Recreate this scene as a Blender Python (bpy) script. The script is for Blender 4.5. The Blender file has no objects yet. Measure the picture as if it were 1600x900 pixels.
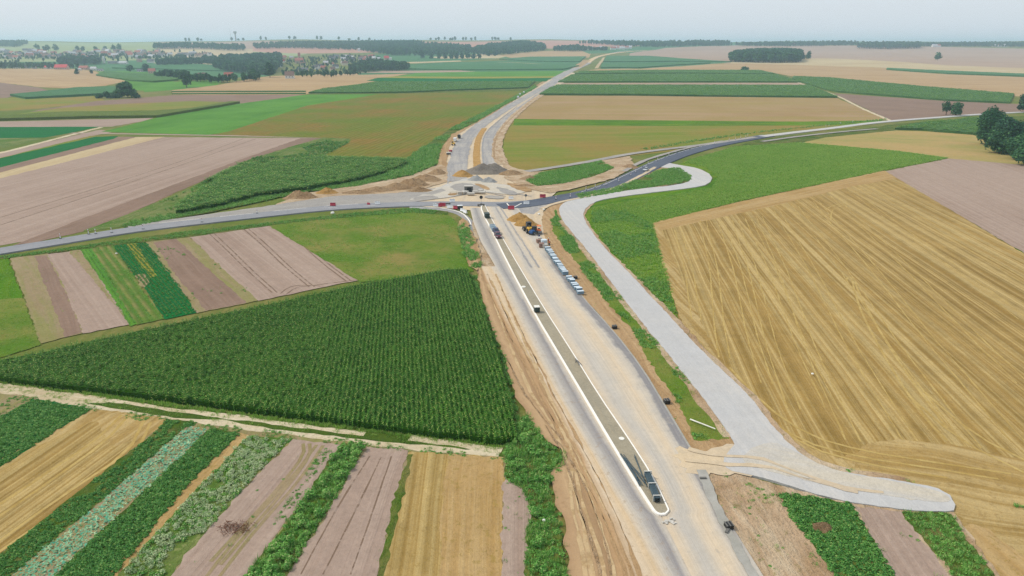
import bpy, math, random
import numpy as np
from bisect import bisect_right
from mathutils import Vector, Matrix, noise as mn
from mathutils.geometry import tessellate_polygon

random.seed(7); rng = np.random.default_rng(7)
scn = bpy.context.scene
COL = scn.collection

# ------------------------------------------------------------------ camera
F_PX, CAM_H, HORIZON = 1100.0, 55.0, 70.0
PITCH = math.atan((450 - HORIZON) / F_PX)
cam_d = bpy.data.cameras.new('camera'); cam = bpy.data.objects.new('camera', cam_d); COL.objects.link(cam)
cam_d.sensor_width = 36; cam_d.lens = 36 * F_PX / 1600; cam_d.clip_start = 0.5; cam_d.clip_end = 40000
cam.location = (0, 0, CAM_H); cam.rotation_euler = (math.pi / 2 - PITCH, 0, 0)
scn.camera = cam

# ------------------------------------------------------------------ light
SUN_EL, SUN_AZ = 50.0, -78.0          # azimuth measured from +Y (ahead) towards +X (right)
world = bpy.data.worlds.new('World'); scn.world = world; world.use_nodes = True
wn, wl = world.node_tree.nodes, world.node_tree.links
wn.clear()
sky = wn.new('ShaderNodeTexSky'); sky.sky_type = 'NISHITA'; sky.sun_disc = False
sky.sun_elevation = math.radians(SUN_EL); sky.sun_rotation = math.radians(SUN_AZ)
sky.air_density = 1.0; sky.dust_density = 3.0; sky.ozone_density = 1.5
veil = wn.new('ShaderNodeMix'); veil.data_type = 'RGBA'; veil.inputs[0].default_value = 0.80
veil.inputs[7].default_value = (9.0, 9.6, 10.3, 1)      # thin high overcast, even over the whole sky
bg = wn.new('ShaderNodeBackground'); bg.inputs[1].default_value = 0.10
wo = wn.new('ShaderNodeOutputWorld')
wl.new(sky.outputs[0], veil.inputs[6]); wl.new(veil.outputs[2], bg.inputs[0]); wl.new(bg.outputs[0], wo.inputs[0])
sun_d = bpy.data.lights.new('sun', 'SUN'); sun = bpy.data.objects.new('sun', sun_d); COL.objects.link(sun)
sun_d.energy = 3.0; sun_d.angle = math.radians(5); sun_d.color = (1.0, 0.93, 0.80)
_az, _el = math.radians(SUN_AZ), math.radians(SUN_EL)
_dir = Vector((math.sin(_az) * math.cos(_el), math.cos(_az) * math.cos(_el), math.sin(_el)))
sun.rotation_euler = _dir.to_track_quat('Z', 'Y').to_euler(); sun.location = (-200, 0, 300)
vs = scn.view_settings
vs.view_transform = 'Standard'; vs.look = 'None'; vs.exposure = -0.06; vs.gamma = 1; vs.use_curve_mapping = False
scn.cycles.use_denoising = True; scn.cycles.denoising_prefilter = 'NONE'; scn.cycles.max_bounces = 6; scn.cycles.volume_bounces = 1
scn.cycles.diffuse_bounces = 3; scn.cycles.transparent_max_bounces = 8

# ------------------------------------------------------------------ terrain
def lerp_tab(t, v):
    if v <= t[0][0]: return t[0][1]
    for (a, p), (b, q) in zip(t, t[1:]):
        if v <= b:
            s = (v - a) / (b - a); s = s * s * (3 - 2 * s) * .5 + s * .5
            return p + (q - p) * s
    return t[-1][1]
RISE = [(1000, 0), (1500, 2), (2000, 8), (2500, 18), (3000, 32), (3500, 50), (4000, 65), (4500, 78), (5200, 66), (7000, 30), (14000, 10)]
def gb(x, y, cx, cy, sx, sy): return math.exp(-((x - cx) / sx) ** 2 - ((y - cy) / sy) ** 2)
def h_raw(x, y):
    if y < 620: return 0.0
    h = lerp_tab(RISE, y)
    k = min(1, (y - 620) / 300)
    b = 6.5 * gb(x, y, -390, 1150, 230, 190) - 9 * gb(x, y, -480, 1650, 420, 260)
    b += 5 * gb(x, y, -1150, 1480, 330, 200) - 8 * gb(x, y, -1250, 1950, 600, 250)
    b += 4 * gb(x, y, 250, 1500, 260, 300) + 7 * gb(x, y, 900, 2000, 500, 400)
    b += 2.0 * math.sin(x * .0031 + 1) * math.sin(y * .0027) * min(1, max(0, (y - 900) / 1500))
    b += (5.5 * math.sin(x * .0013 + 2.2) + 3.5 * math.sin(x * .0037 + .6) + 2 * math.sin(x * .0083)) * min(1, max(0, (y - 2500) / 1500))
    return h + b * k
def rng_steps(stops):
    out = []
    for (a, b, s) in stops:
        n = max(1, round((b - a) / s)); out += [a + (b - a) * i / n for i in range(n)]
    out.append(stops[-1][1]); return out
XS = rng_steps([(-14000, -4000, 1000), (-4000, -2000, 200), (-2000, 2000, 62), (2000, 4000, 200), (4000, 14000, 1000)])
YS = rng_steps([(-400, 600, 500), (600, 2600, 55), (2600, 5400, 100), (5400, 14000, 860)])
HG = [[h_raw(x, y) for x in XS] for y in YS]
def H(x, y):
    i = min(max(bisect_right(XS, x) - 1, 0), len(XS) - 2); j = min(max(bisect_right(YS, y) - 1, 0), len(YS) - 2)
    x0, x1, y0, y1 = XS[i], XS[i + 1], YS[j], YS[j + 1]
    u, v = (x - x0) / (x1 - x0), (y - y0) / (y1 - y0)
    a, b, c, d = HG[j][i], HG[j][i + 1], HG[j + 1][i + 1], HG[j + 1][i]
    return a + u * (b - a) + v * (c - b) if u >= v else a + v * (d - a) + u * (c - d)
CP, SP = math.cos(PITCH), math.sin(PITCH)
def P(px, py):
    """ground point seen at a pixel of the 1600 x 900 photograph (survey helper)"""
    r, u = (px - 800) / F_PX, -(py - 450) / F_PX
    dx, dy, dz = r, CP + u * SP, -SP + u * CP
    if dz < 0:
        t = CAM_H / -dz
        if t * dy < 620: return (t * dx, t * dy)
    t = 500.0 / dy
    while True:
        t2 = t + max(8, t * .004)
        y = t2 * dy
        if y > 4480: return (t2 * dx, 4480.0)
        if CAM_H + t2 * dz < H(t2 * dx, y): break
        t = t2
    a, b = t, t2
    for _ in range(14):
        m = (a + b) / 2
        if CAM_H + m * dz < H(m * dx, m * dy): b = m
        else: a = m
    return (b * dx, b * dy)
def PL(pts): return [P(*p) for p in pts]
def px_per_m(y): return F_PX / max(y, 40)

# ------------------------------------------------------------------ naming
def tag(o, label=None, cat=None, group=None, kind=None):
    if label: o['label'] = label
    if cat: o['category'] = cat
    if group: o['group'] = group
    if kind: o['kind'] = kind
    return o
def link(name, me, mat=None, parent=None):
    o = bpy.data.objects.new(name, me); COL.objects.link(o)
    if mat is not None and me is not None and not me.materials: me.materials.append(mat)
    if parent is not None: o.parent = parent
    return o
def empty(name, loc=(0, 0, 0), rz=0):
    o = bpy.data.objects.new(name, None); COL.objects.link(o); o.location = loc; o.rotation_euler = (0, 0, rz)
    o.empty_display_size = .3
    return o
def copy_tree(o, parent=None):
    c = o.copy(); COL.objects.link(c); c.parent = parent
    for ch in list(o.children): copy_tree(ch, c)
    return c
ORD = ['first', 'second', 'third', 'fourth', 'fifth', 'sixth', 'seventh', 'eighth', 'ninth', 'tenth', 'eleventh', 'twelfth', 'thirteenth',
       'fourteenth', 'fifteenth', 'sixteenth', 'seventeenth', 'eighteenth', 'nineteenth', 'twentieth', 'twenty-first', 'twenty-second',
       'twenty-third', 'twenty-fourth', 'twenty-fifth', 'twenty-sixth', 'twenty-seventh', 'twenty-eighth', 'twenty-ninth', 'thirtieth']

# ------------------------------------------------------------------ materials
KALB = 0.72
def S(r, g, b, k=None):
    k = KALB if k is None else k
    f = lambda c: ((c / 255 + .055) / 1.055) ** 2.4 if c > 10 else c / 255 / 12.92
    return (f(r) * k, f(g) * k, f(b) * k, 1)
class NT:
    def __init__(s, m): s.t = m.node_tree; s.n = s.t.nodes; s.l = s.t.links
    def new(s, typ, ins=None, **kw):
        nd = s.n.new(typ)
        for k, v in kw.items(): setattr(nd, k, v)
        for k, v in (ins or {}).items(): s.set(nd.inputs[k], v)
        return nd
    def set(s, sock, v):
        if isinstance(v, bpy.types.NodeSocket): s.l.new(v, sock)
        else: sock.default_value = v
    def m(s, op, a, b=0.0, c=None, clamp=False):
        nd = s.new('ShaderNodeMath', operation=op, use_clamp=clamp); s.set(nd.inputs[0], a); s.set(nd.inputs[1], b)
        if c is not None: s.set(nd.inputs[2], c)
        return nd.outputs[0]
    def noise(s, vec, scale, detail=3, rough=.6, dist=0):
        nd = s.new('ShaderNodeTexNoise', {'Scale': scale, 'Detail': detail, 'Roughness': rough, 'Distortion': dist}); s.set(nd.inputs['Vector'], vec)
        return nd.outputs[0]
    def vmul(s, v, sc):
        nd = s.new('ShaderNodeVectorMath', operation='MULTIPLY'); s.set(nd.inputs[0], v); nd.inputs[1].default_value = sc; return nd.outputs[0]
    def ramp(s, f, a, b):
        nd = s.new('ShaderNodeMapRange', {'From Min': a, 'From Max': b}, interpolation_type='SMOOTHSTEP'); s.set(nd.inputs[0], f); return nd.outputs[0]
    def mix(s, f, a, b):
        nd = s.new('ShaderNodeMix', data_type='RGBA'); s.set(nd.inputs[0], f); s.set(nd.inputs[6], a); s.set(nd.inputs[7], b); return nd.outputs[2]
def newmat(name):
    m = bpy.data.materials.new(name); m.use_nodes = True; m.node_tree.nodes.clear(); return m, NT(m)
def finish(nt, col, rough=.9, bump=None, bd=.1, spec=.25, metal=0, bs=1.0):
    bs_ = nt.new('ShaderNodeBsdfPrincipled', {'Roughness': rough, 'Specular IOR Level': spec, 'Metallic': metal})
    nt.set(bs_.inputs['Base Color'], col)
    if bump is not None:
        b = nt.new('ShaderNodeBump', {'Distance': bd, 'Strength': bs}); nt.set(b.inputs['Height'], bump); nt.l.new(b.outputs[0], bs_.inputs['Normal'])
    o = nt.new('ShaderNodeOutputMaterial'); nt.l.new(bs_.outputs[0], o.inputs[0])
    return bs_
def plain(name, c, rough=.6, metal=0, spec=.4, vary=.12, scale=3):
    m, nt = newmat(name)
    pos = nt.new('ShaderNodeTexCoord').outputs['Object']
    n = nt.noise(pos, scale, 3)
    dark = tuple(v * (1 - vary * 1.6) for v in c[:3]) + (1,)
    finish(nt, nt.mix(nt.ramp(n, .3, .7), dark, c), rough, spec=spec, metal=metal); return m
def fmat(name, c1, c2, c3=None, big=.03, streak=None, samt=.5, row=None, ramt=.3, rowc=None, speck=None, spc=None, spamt=.6, sth=.55,
         tram=None, tramc=None, bump=.05, grain=.25, rough=.95, warp=1.0, mott=.9, sat=1.12):
    """ground / crop material: patches + streaks along the rows + rows + specks; UV is in metres (u across, v along the rows)"""
    m, nt = newmat(name)
    geo = nt.new('ShaderNodeNewGeometry').outputs['Position']
    uv = nt.new('ShaderNodeUVMap').outputs[0]
    wv = nt.noise(nt.vmul(uv, (.06, .02, 1)), 1, 2)
    sp = nt.new('ShaderNodeSeparateXYZ'); nt.l.new(uv, sp.inputs[0])
    u = nt.m('ADD', sp.outputs[0], nt.m('MULTIPLY', nt.m('SUBTRACT', wv, .5), warp * 3)); v = sp.outputs[1]
    a = nt.noise(geo, big, 5, .62)
    col = nt.mix(nt.ramp(a, .36, .66), c1, c2)
    hgt = nt.noise(geo, 1.3, 4, .7)
    uw = nt.new('ShaderNodeCombineXYZ'); nt.l.new(u, uw.inputs[0]); nt.l.new(v, uw.inputs[1])
    if streak:
        st = nt.noise(nt.vmul(uw.outputs[0], (streak[0], streak[1], 1)), 1, 4, .65)
        st2 = nt.noise(nt.vmul(uw.outputs[0], (streak[0] * .22, streak[1] * .5, 1)), 1, 3, .6)
        f = nt.ramp(nt.m('ADD', nt.m('MULTIPLY', st, .6), nt.m('MULTIPLY', st2, .4)), .40, .62)
        col = nt.mix(nt.m('MULTIPLY', f, samt), col, c3 or c2)
        hgt = nt.m('ADD', hgt, nt.m('MULTIPLY', st, 1.2))
    if row:
        s = nt.m('SINE', nt.m('MULTIPLY', u, 2 * math.pi / row))
        s = nt.m('ADD', nt.m('MULTIPLY', s, .5), .5)
        brk = nt.ramp(nt.noise(geo, .12, 3), .3, .62)
        col = nt.mix(nt.m('MULTIPLY', nt.m('MULTIPLY', s, brk), ramt), col, rowc or c3 or c2)
        hgt = nt.m('ADD', hgt, nt.m('MULTIPLY', s, 1.0))
    if speck:
        k = nt.noise(geo, speck, 4, .7)
        col = nt.mix(nt.m('MULTIPLY', nt.ramp(k, sth, sth + .1), spamt), col, spc)
        hgt = nt.m('ADD', hgt, nt.m('MULTIPLY', k, 1.0))
    if tram:
        fr = nt.m('FRACT', nt.m('DIVIDE', u, tram))
        w = .26 / tram
        t = None
        for c0 in (.5 - .9 / tram, .5 + .9 / tram):
            q = nt.m('LESS_THAN', nt.m('ABSOLUTE', nt.m('SUBTRACT', fr, c0)), w)
            t = q if t is None else nt.m('ADD', t, q)
        t = nt.m('MULTIPLY', t, nt.ramp(nt.noise(geo, .25, 3), .25, .55))
        col = nt.mix(nt.m('MULTIPLY', t, .6), col, tramc or c3 or c2)
    g = nt.noise(geo, 7, 3, .8)
    col = nt.mix(nt.m('MULTIPLY', nt.ramp(g, .3, .7), grain), col, tuple(x * .55 for x in c1[:3]) + (1,))
    hs = nt.new('ShaderNodeHueSaturation', {'Saturation': sat}); nt.l.new(col, hs.inputs['Color'])
    mo = nt.m('ADD', nt.m('MULTIPLY', nt.noise(geo, 1.6, 5, .8), .6), nt.m('MULTIPLY', nt.noise(geo, .33, 4, .7), .4))
    nt.l.new(nt.m('ADD', 1 - mott * .5, nt.m('MULTIPLY', mo, mott)), hs.inputs['Value'])
    finish(nt, hs.outputs[0], rough, hgt, bump * 2.2, spec=.12)
    return m
def leafmat(name, c1, c2, tip=None, rough=.6, trans=.25):
    m, nt = newmat(name)
    geo = nt.new('ShaderNodeNewGeometry').outputs['Position']
    rnd = nt.new('ShaderNodeObjectInfo').outputs['Random']
    pr = nt.new('ShaderNodeNewGeometry').outputs['Random Per Island']
    f = nt.m('ADD', nt.m('MULTIPLY', rnd, .35), nt.m('ADD', nt.m('MULTIPLY', nt.noise(geo, .07, 3), .5), nt.m('MULTIPLY', pr, .35)))
    col = nt.mix(nt.ramp(f, .25, .95), c1, c2)
    if tip:
        col = nt.mix(nt.m('MULTIPLY', nt.m('GREATER_THAN', pr, .86), .8), col, tip)
    b = nt.new('ShaderNodeBsdfPrincipled', {'Roughness': rough, 'Specular IOR Level': .3}); nt.set(b.inputs['Base Color'], col)
    t = nt.new('ShaderNodeBsdfTranslucent'); nt.set(t.inputs[0], col)
    mx = nt.new('ShaderNodeMixShader'); mx.inputs[0].default_value = trans
    nt.l.new(b.outputs[0], mx.inputs[1]); nt.l.new(t.outputs[0], mx.inputs[2])
    o = nt.new('ShaderNodeOutputMaterial'); nt.l.new(mx.outputs[0], o.inputs[0])
    return m

# ------------------------------------------------------------------ ground sheets
def vnoise(x, y, f, seed=0): return mn.noise(Vector((x * f, y * f, seed * 7.3)))
def chaikin(pts, n=2, closed=True):
    for _ in range(n):
        q = []; m_ = len(pts)
        if not closed: q.append(pts[0])
        for i in range(m_ if closed else m_ - 1):
            a, b = pts[i], pts[(i + 1) % m_]
            q.append((a[0] * .75 + b[0] * .25, a[1] * .75 + b[1] * .25)); q.append((a[0] * .25 + b[0] * .75, a[1] * .25 + b[1] * .75))
        if not closed: q.append(pts[-1])
        pts = q
    return pts
def rough_edge(pts, jit, closed=True, seed=0):
    out = []; n = len(pts)
    for i in range(n if closed else n - 1):
        a, b = pts[i], pts[(i + 1) % n]
        L = math.hypot(b[0] - a[0], b[1] - a[1]); d = max(40, (a[1] + b[1]) / 2)
        step = max(.8, d * .009) if jit > 0 else 60
        k = max(1, min(260, int(L / step))); nx, ny = (-(b[1] - a[1]) / max(L, .01), (b[0] - a[0]) / max(L, .01))
        for j in range(k):
            t = j / k; x, y = a[0] + (b[0] - a[0]) * t, a[1] + (b[1] - a[1]) * t
            e = 0
            if jit > 0 and j > 0:
                e = jit * (vnoise(x, y, .9, seed) + 0.5 * vnoise(x, y, .17, seed + 1)) * max(1, d / 250)
            out.append((x + nx * e, y + ny * e))
    if not closed: out.append(pts[-1])
    return out
def clip_half(poly, fn):
    out = []; n = len(poly)
    for i in range(n):
        a, b = poly[i], poly[(i + 1) % n]; fa, fb = fn(a), fn(b)
        if fa >= 0: out.append(a)
        if (fa > 0 and fb < 0) or (fa < 0 and fb > 0):
            t = fa / (fa - fb); out.append((a[0] + (b[0] - a[0]) * t, a[1] + (b[1] - a[1]) * t))
    return out if len(out) >= 3 else None
def clip_strip(poly, axis, lines):
    lo, hi = min(p[axis] for p in poly), max(p[axis] for p in poly)
    i0 = max(0, bisect_right(lines, lo) - 1); res = []
    rest = poly
    for k in range(i0 + 1, len(lines)):
        L = lines[k]
        if L >= hi or rest is None: break
        a = clip_half(rest, lambda p: L - p[axis]); rest = clip_half(rest, lambda p: p[axis] - L)
        if a: res.append(a)
    if rest: res.append(rest)
    return res
def drape(poly):
    """cut a polygon along the terrain's own triangles so a sheet lies exactly on it"""
    tris = tessellate_polygon([[Vector((p[0], p[1], 0)) for p in poly]])
    out = []
    for t in tris:
        tri = [poly[i] for i in t]
        if max(p[1] for p in tri) <= 600: out.append(tri); continue
        for s in clip_strip(tri, 1, YS):
            cy = sum(p[1] for p in s) / len(s)
            if cy <= 600: out.append(s); continue
            for c in clip_strip(s, 0, XS):
                cx = sum(p[0] for p in c) / len(c); cy = sum(p[1] for p in c) / len(c)
                i = min(max(bisect_right(XS, cx) - 1, 0), len(XS) - 2); j = min(max(bisect_right(YS, cy) - 1, 0), len(YS) - 2)
                x0, x1, y0, y1 = XS[i], XS[i + 1], YS[j], YS[j + 1]
                f = lambda p: (p[0] - x0) / (x1 - x0) - (p[1] - y0) / (y1 - y0)
                for g in (f, lambda p: -f(p)):
                    q = clip_half(c, g)
                    if q: out.append(q)
    return out
def set_uv(me, d):
    L = math.hypot(*d); ux, uy = d[0] / L, d[1] / L
    co = np.empty(len(me.vertices) * 3); me.vertices.foreach_get('co', co); co = co.reshape(-1, 3)
    vi = np.empty(len(me.loops), dtype=np.int32); me.loops.foreach_get('vertex_index', vi)
    c = co[vi]; uv = np.stack([c[:, 0] * uy - c[:, 1] * ux, c[:, 0] * ux + c[:, 1] * uy], 1)
    l = me.uv_layers.new(name='UVMap'); l.data.foreach_set('uv', uv.astype(np.float32).ravel())
LAYER = [0]
def mk_poly(pts, jit, smooth):
    w = PL(pts)
    if smooth: w = chaikin(w, smooth)
    return rough_edge(w, jit, seed=len(pts))
def sheet(name, pts, mat, d=None, jit=.5, smooth=0, z=None, label=None, raise_=0, world_pts=False, kind='structure'):
    """flat piece of ground; pts surveyed from the photograph, z layer grows by a few millimetres per sheet"""
    LAYER[0] += 1
    z = .02 + LAYER[0] * .0014 + raise_ if z is None else z
    poly = rough_edge(pts, jit, seed=3) if world_pts else mk_poly(pts, jit, smooth)
    V, Fc = [], []
    for q in drape(poly):
        b = len(V); V += [(p[0], p[1], H(p[0], p[1]) + z) for p in q]
        ar = sum(q[i][0] * q[(i + 1) % len(q)][1] - q[(i + 1) % len(q)][0] * q[i][1] for i in range(len(q)))
        idx = list(range(b, b + len(q))); Fc.append(idx if ar > 0 else idx[::-1])
    if raise_ > .03:                                    # a real step at the edge
        n = len(poly)
        for i in range(n):
            a, c = poly[i], poly[(i + 1) % n]; b = len(V)
            V += [(a[0], a[1], H(*a) + z), (c[0], c[1], H(*c) + z), (c[0], c[1], H(*c) - .05), (a[0], a[1], H(*a) - .05)]; Fc.append([b, b + 1, b + 2, b + 3])
    me = bpy.data.meshes.new(name); me.from_pydata(V, [], Fc)
    if d is None: dd = (0, 1)
    else:
        a, b = P(*d[0]), P(*d[1]); dd = (b[0] - a[0], b[1] - a[1])
    set_uv(me, dd)
    o = link(name, me, mat); tag(o, label, kind=kind); return o
def slab(name, pts, mat, hgt, d=None, jit=.4, smooth=0, label=None, cat='crop'):
    """standing crop: top surface at crop height plus uneven side walls"""
    poly = mk_poly(pts, jit, smooth)
    V, Fc = [], []
    def top(x, y): return H(x, y) + hgt * (1 + .10 * vnoise(x, y, .35, 5))
    for q in drape(poly):
        b = len(V); V += [(p[0], p[1], top(*p)) for p in q]
        ar = sum(q[i][0] * q[(i + 1) % len(q)][1] - q[(i + 1) % len(q)][0] * q[i][1] for i in range(len(q)))
        idx = list(range(b, b + len(q))); Fc.append(idx if ar > 0 else idx[::-1])
    n = len(poly)
    for i in range(n):
        a, c = poly[i], poly[(i + 1) % n]; b = len(V)
        V += [(a[0], a[1], top(*a)), (c[0], c[1], top(*c)), (c[0], c[1], H(*c) - .1), (a[0], a[1], H(*a) - .1)]; Fc.append([b, b + 1, b + 2, b + 3])
    me = bpy.data.meshes.new(name); me.from_pydata(V, [], Fc)
    if d is None: dd = (1, 0)
    else:
        a, b = P(*d[0]), P(*d[1]); dd = (b[0] - a[0], b[1] - a[1])
    set_uv(me, dd)
    o = link(name, me, mat); tag(o, label, kind='stuff'); return o
def resample(pts, step):
    out = [pts[0]]
    for a, b in zip(pts, pts[1:]):
        L = math.hypot(b[0] - a[0], b[1] - a[1]); k = max(1, int(L / step))
        out += [(a[0] + (b[0] - a[0]) * j / k, a[1] + (b[1] - a[1]) * j / k) for j in range(1, k + 1)]
    return out
def offset_line(pts, d):
    out = []
    for i, p in enumerate(pts):
        a, b = pts[max(0, i - 1)], pts[min(len(pts) - 1, i + 1)]
        L = math.hypot(b[0] - a[0], b[1] - a[1]) or 1
        out.append((p[0] - (b[1] - a[1]) / L * d, p[1] + (b[0] - a[0]) / L * d))
    return out
def ribbon_geo(w, width, z, jit=0, step=3, shoulder=.0):
    w = resample(w, step); hw = width / 2; V, Fc, UV = [], [], []
    L = 0
    cols = [-hw, 0, hw]
    offs = []
    for i, p in enumerate(w):
        a, b = w[max(0, i - 1)], w[min(len(w) - 1, i + 1)]; l = math.hypot(b[0] - a[0], b[1] - a[1]) or 1
        nx, ny = (b[1] - a[1]) / l, -(b[0] - a[0]) / l
        if i: L += math.hypot(p[0] - w[i - 1][0], p[1] - w[i - 1][1])
        for k, c in enumerate(cols):
            e = c + (jit * (vnoise(p[0], p[1], .5, k) + vnoise(p[0], p[1], .1, k + 4)) if k != 1 else 0)
            x, y = p[0] + nx * e, p[1] + ny * e
            V.append((x, y, H(x, y) + z)); UV.append((c, L))
        if shoulder:
            for c in (-hw - .02, hw + .02):
                x, y = p[0] + nx * c, p[1] + ny * c; V.append((x, y, H(x, y) - .05)); UV.append((c, L))
    m = 5 if shoulder else 3
    for i in range(len(w) - 1):
        b = i * m
        Fc += [[b, b + 1, b + m + 1, b + m], [b + 1, b + 2, b + m + 2, b + m + 1]]
        if shoulder: Fc += [[b + 3, b, b + m, b + m + 3], [b + 2, b + 4, b + m + 4, b + m + 2]]
    return V, Fc, UV
def ribbon(name, pts, width, mat, z=None, jit=0, smooth=2, step=3, shoulder=0, kind='structure', label=None, parent=None, world_pts=False):
    LAYER[0] += 1
    z = .02 + LAYER[0] * .0014 if z is None else z
    w = pts if world_pts else PL(pts)
    w = chaikin(w, smooth, False)
    V, Fc, UV = ribbon_geo(w, width, z, jit, step, shoulder)
    Fc = [f[::-1] for f in Fc] if False else Fc
    me = bpy.data.meshes.new(name); me.from_pydata(V, [], Fc)
    l = me.uv_layers.new(name='UVMap')
    l.data.foreach_set('uv', np.array([UV[v] for f in Fc for v in f], dtype=np.float32).ravel())
    me.validate()
    o = link(name, me, mat, parent); tag(o, label, kind=kind if parent is None else None); return o
def tracks(name, lines, width, mat, kind='structure', smooth=1, z=None, label=None, jit=.06):
    LAYER[0] += 1; z = .02 + LAYER[0] * .0014 if z is None else z
    VV, FF, UU = [], [], []
    for ln in lines:
        z += .0015
        V, Fc, UV = ribbon_geo(chaikin(PL(ln), smooth, False), width, z, jit, 1.5)
        b = len(VV); VV += V; UU += UV; FF += [[i + b for i in f] for f in Fc]
    LAYER[0] += len(lines)
    me = bpy.data.meshes.new(name); me.from_pydata(VV, [], FF)
    l = me.uv_layers.new(name='UVMap'); l.data.foreach_set('uv', np.array([UU[v] for f in FF for v in f], dtype=np.float32).ravel())
    o = link(name, me, mat); tag(o, label, kind=kind); return o

# ------------------------------------------------------------------ mesh builder for things
class MB:
    def __init__(s): s.V, s.F = [], []
    def add(s, V, F):
        b = len(s.V); s.V += [tuple(v) for v in V]; s.F += [[i + b for i in f] for f in F]; return s
    def box(s, c, sz, rz=0, taper=1, ry=0, rx=0, bev=0):
        hx, hy, hz = sz[0] / 2, sz[1] / 2, sz[2] / 2
        M = Matrix.Translation(c) @ Matrix.Rotation(rz, 4, 'Z') @ Matrix.Rotation(ry, 4, 'Y') @ Matrix.Rotation(rx, 4, 'X')
        if bev <= 0:
            V = [M @ Vector((x * (taper if z > 0 else 1), y * (taper if z > 0 else 1), z)) for z in (-hz, hz) for x, y in ((-hx, -hy), (hx, -hy), (hx, hy), (-hx, hy))]
            return s.add(V, [[3, 2, 1, 0], [4, 5, 6, 7], [0, 1, 5, 4], [1, 2, 6, 5], [2, 3, 7, 6], [3, 0, 4, 7]])
        b = bev; ring = []
        def rr(hx, hy, z, k):
            hx -= k; hy -= k
            return [(hx - b, -hy, z), (hx, -hy + b, z), (hx, hy - b, z), (hx - b, hy, z), (-hx + b, hy, z), (-hx, hy - b, z), (-hx, -hy + b, z), (-hx + b, -hy, z)]
        rings = [rr(hx, hy, -hz, b * .6), rr(hx, hy, -hz + b, 0), rr(hx, hy, hz - b, 0), rr(hx * taper, hy * taper, hz, b * .6)]
        V = [M @ Vector(p) for r in rings for p in r]; F = []
        for k in range(3):
            for i in range(8): j = (i + 1) % 8; F.append([k * 8 + i, k * 8 + j, k * 8 + 8 + j, k * 8 + 8 + i])
        F.append(list(range(7, -1, -1))); F.append(list(range(24, 32)))
        return s.add(V, F)
    def tube(s, a, b, r, r2=None, n=8, cap=True):
        a, b = Vector(a), Vector(b); r2 = r if r2 is None else r2
        q = (b - a).to_track_quat('Z', 'Y'); V = []
        for (c, rr) in ((a, r), (b, r2)):
            for i in range(n):
                t = 2 * math.pi * i / n; V.append(c + q @ Vector((rr * math.cos(t), rr * math.sin(t), 0)))
        F = [[i, (i + 1) % n, n + (i + 1) % n, n + i] for i in range(n)]
        if cap: F += [list(range(n - 1, -1, -1)), list(range(n, 2 * n))]
        return s.add(V, F)
    def lathe(s, prof, c=(0, 0, 0), n=12):
        V = [(c[0] + r * math.cos(2 * math.pi * i / n), c[1] + r * math.sin(2 * math.pi * i / n), c[2] + z) for r, z in prof for i in range(n)]
        F = []
        for k in range(len(prof) - 1):
            for i in range(n): j = (i + 1) % n; F.append([k * n + i, k * n + j, k * n + n + j, k * n + n + i])
        F.append(list(range(n - 1, -1, -1))); F.append([(len(prof) - 1) * n + i for i in range(n)])
        return s.add(V, F)
    def prism(s, prof, y0, y1):          # side profile in x-z extruded along y
        n = len(prof); V = [(x, y0, z) for x, z in prof] + [(x, y1, z) for x, z in prof]
        F = [[i, (i + 1) % n, n + (i + 1) % n, n + i] for i in range(n)] + [list(range(n - 1, -1, -1)), list(range(n, 2 * n))]
        return s.add(V, F)
    def mesh(s, name, mat, smooth=False):
        me = bpy.data.meshes.new(name); me.from_pydata(s.V, [], s.F)
        if smooth: me.shade_smooth()
        me.materials.append(mat); return me
    def build(s, name, mat, parent=None, smooth=False): return link(name, s.mesh(name, mat, smooth), None, parent)

# ------------------------------------------------------------------ scatter (geometry nodes, only for stuff)
def variant_collection(name, meshes):
    c = bpy.data.collections.new(name)
    for i, me in enumerate(meshes):
        o = bpy.data.objects.new('%s_%02d' % (name, i), me); c.objects.link(o)
    return c
def scatter_group(coll, nvar):
    g = bpy.data.node_groups.new('scatter_' + coll.name, 'GeometryNodeTree')
    g.interface.new_socket('Geometry', in_out='INPUT', socket_type='NodeSocketGeometry')
    g.interface.new_socket('Geometry', in_out='OUTPUT', socket_type='NodeSocketGeometry')
    N, L = g.nodes, g.links
    gi, go = N.new('NodeGroupInput'), N.new('NodeGroupOutput')
    ci = N.new('GeometryNodeCollectionInfo'); ci.inputs[0].default_value = coll; ci.inputs[1].default_value = True; ci.inputs[2].default_value = True
    iop = N.new('GeometryNodeInstanceOnPoints'); iop.inputs['Pick Instance'].default_value = True
    def attr(nm, t):
        a = N.new('GeometryNodeInputNamedAttribute'); a.data_type = t; a.inputs[0].default_value = nm; return a.outputs[0]
    L.new(gi.outputs[0], iop.inputs['Points']); L.new(ci.outputs[0], iop.inputs['Instance'])
    L.new(attr('var', 'INT'), iop.inputs['Instance Index']); L.new(attr('rot', 'FLOAT_VECTOR'), iop.inputs['Rotation']); L.new(attr('scl', 'FLOAT_VECTOR'), iop.inputs['Scale'])
    L.new(iop.outputs[0], go.inputs[0]); return g
SC = {}
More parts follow.
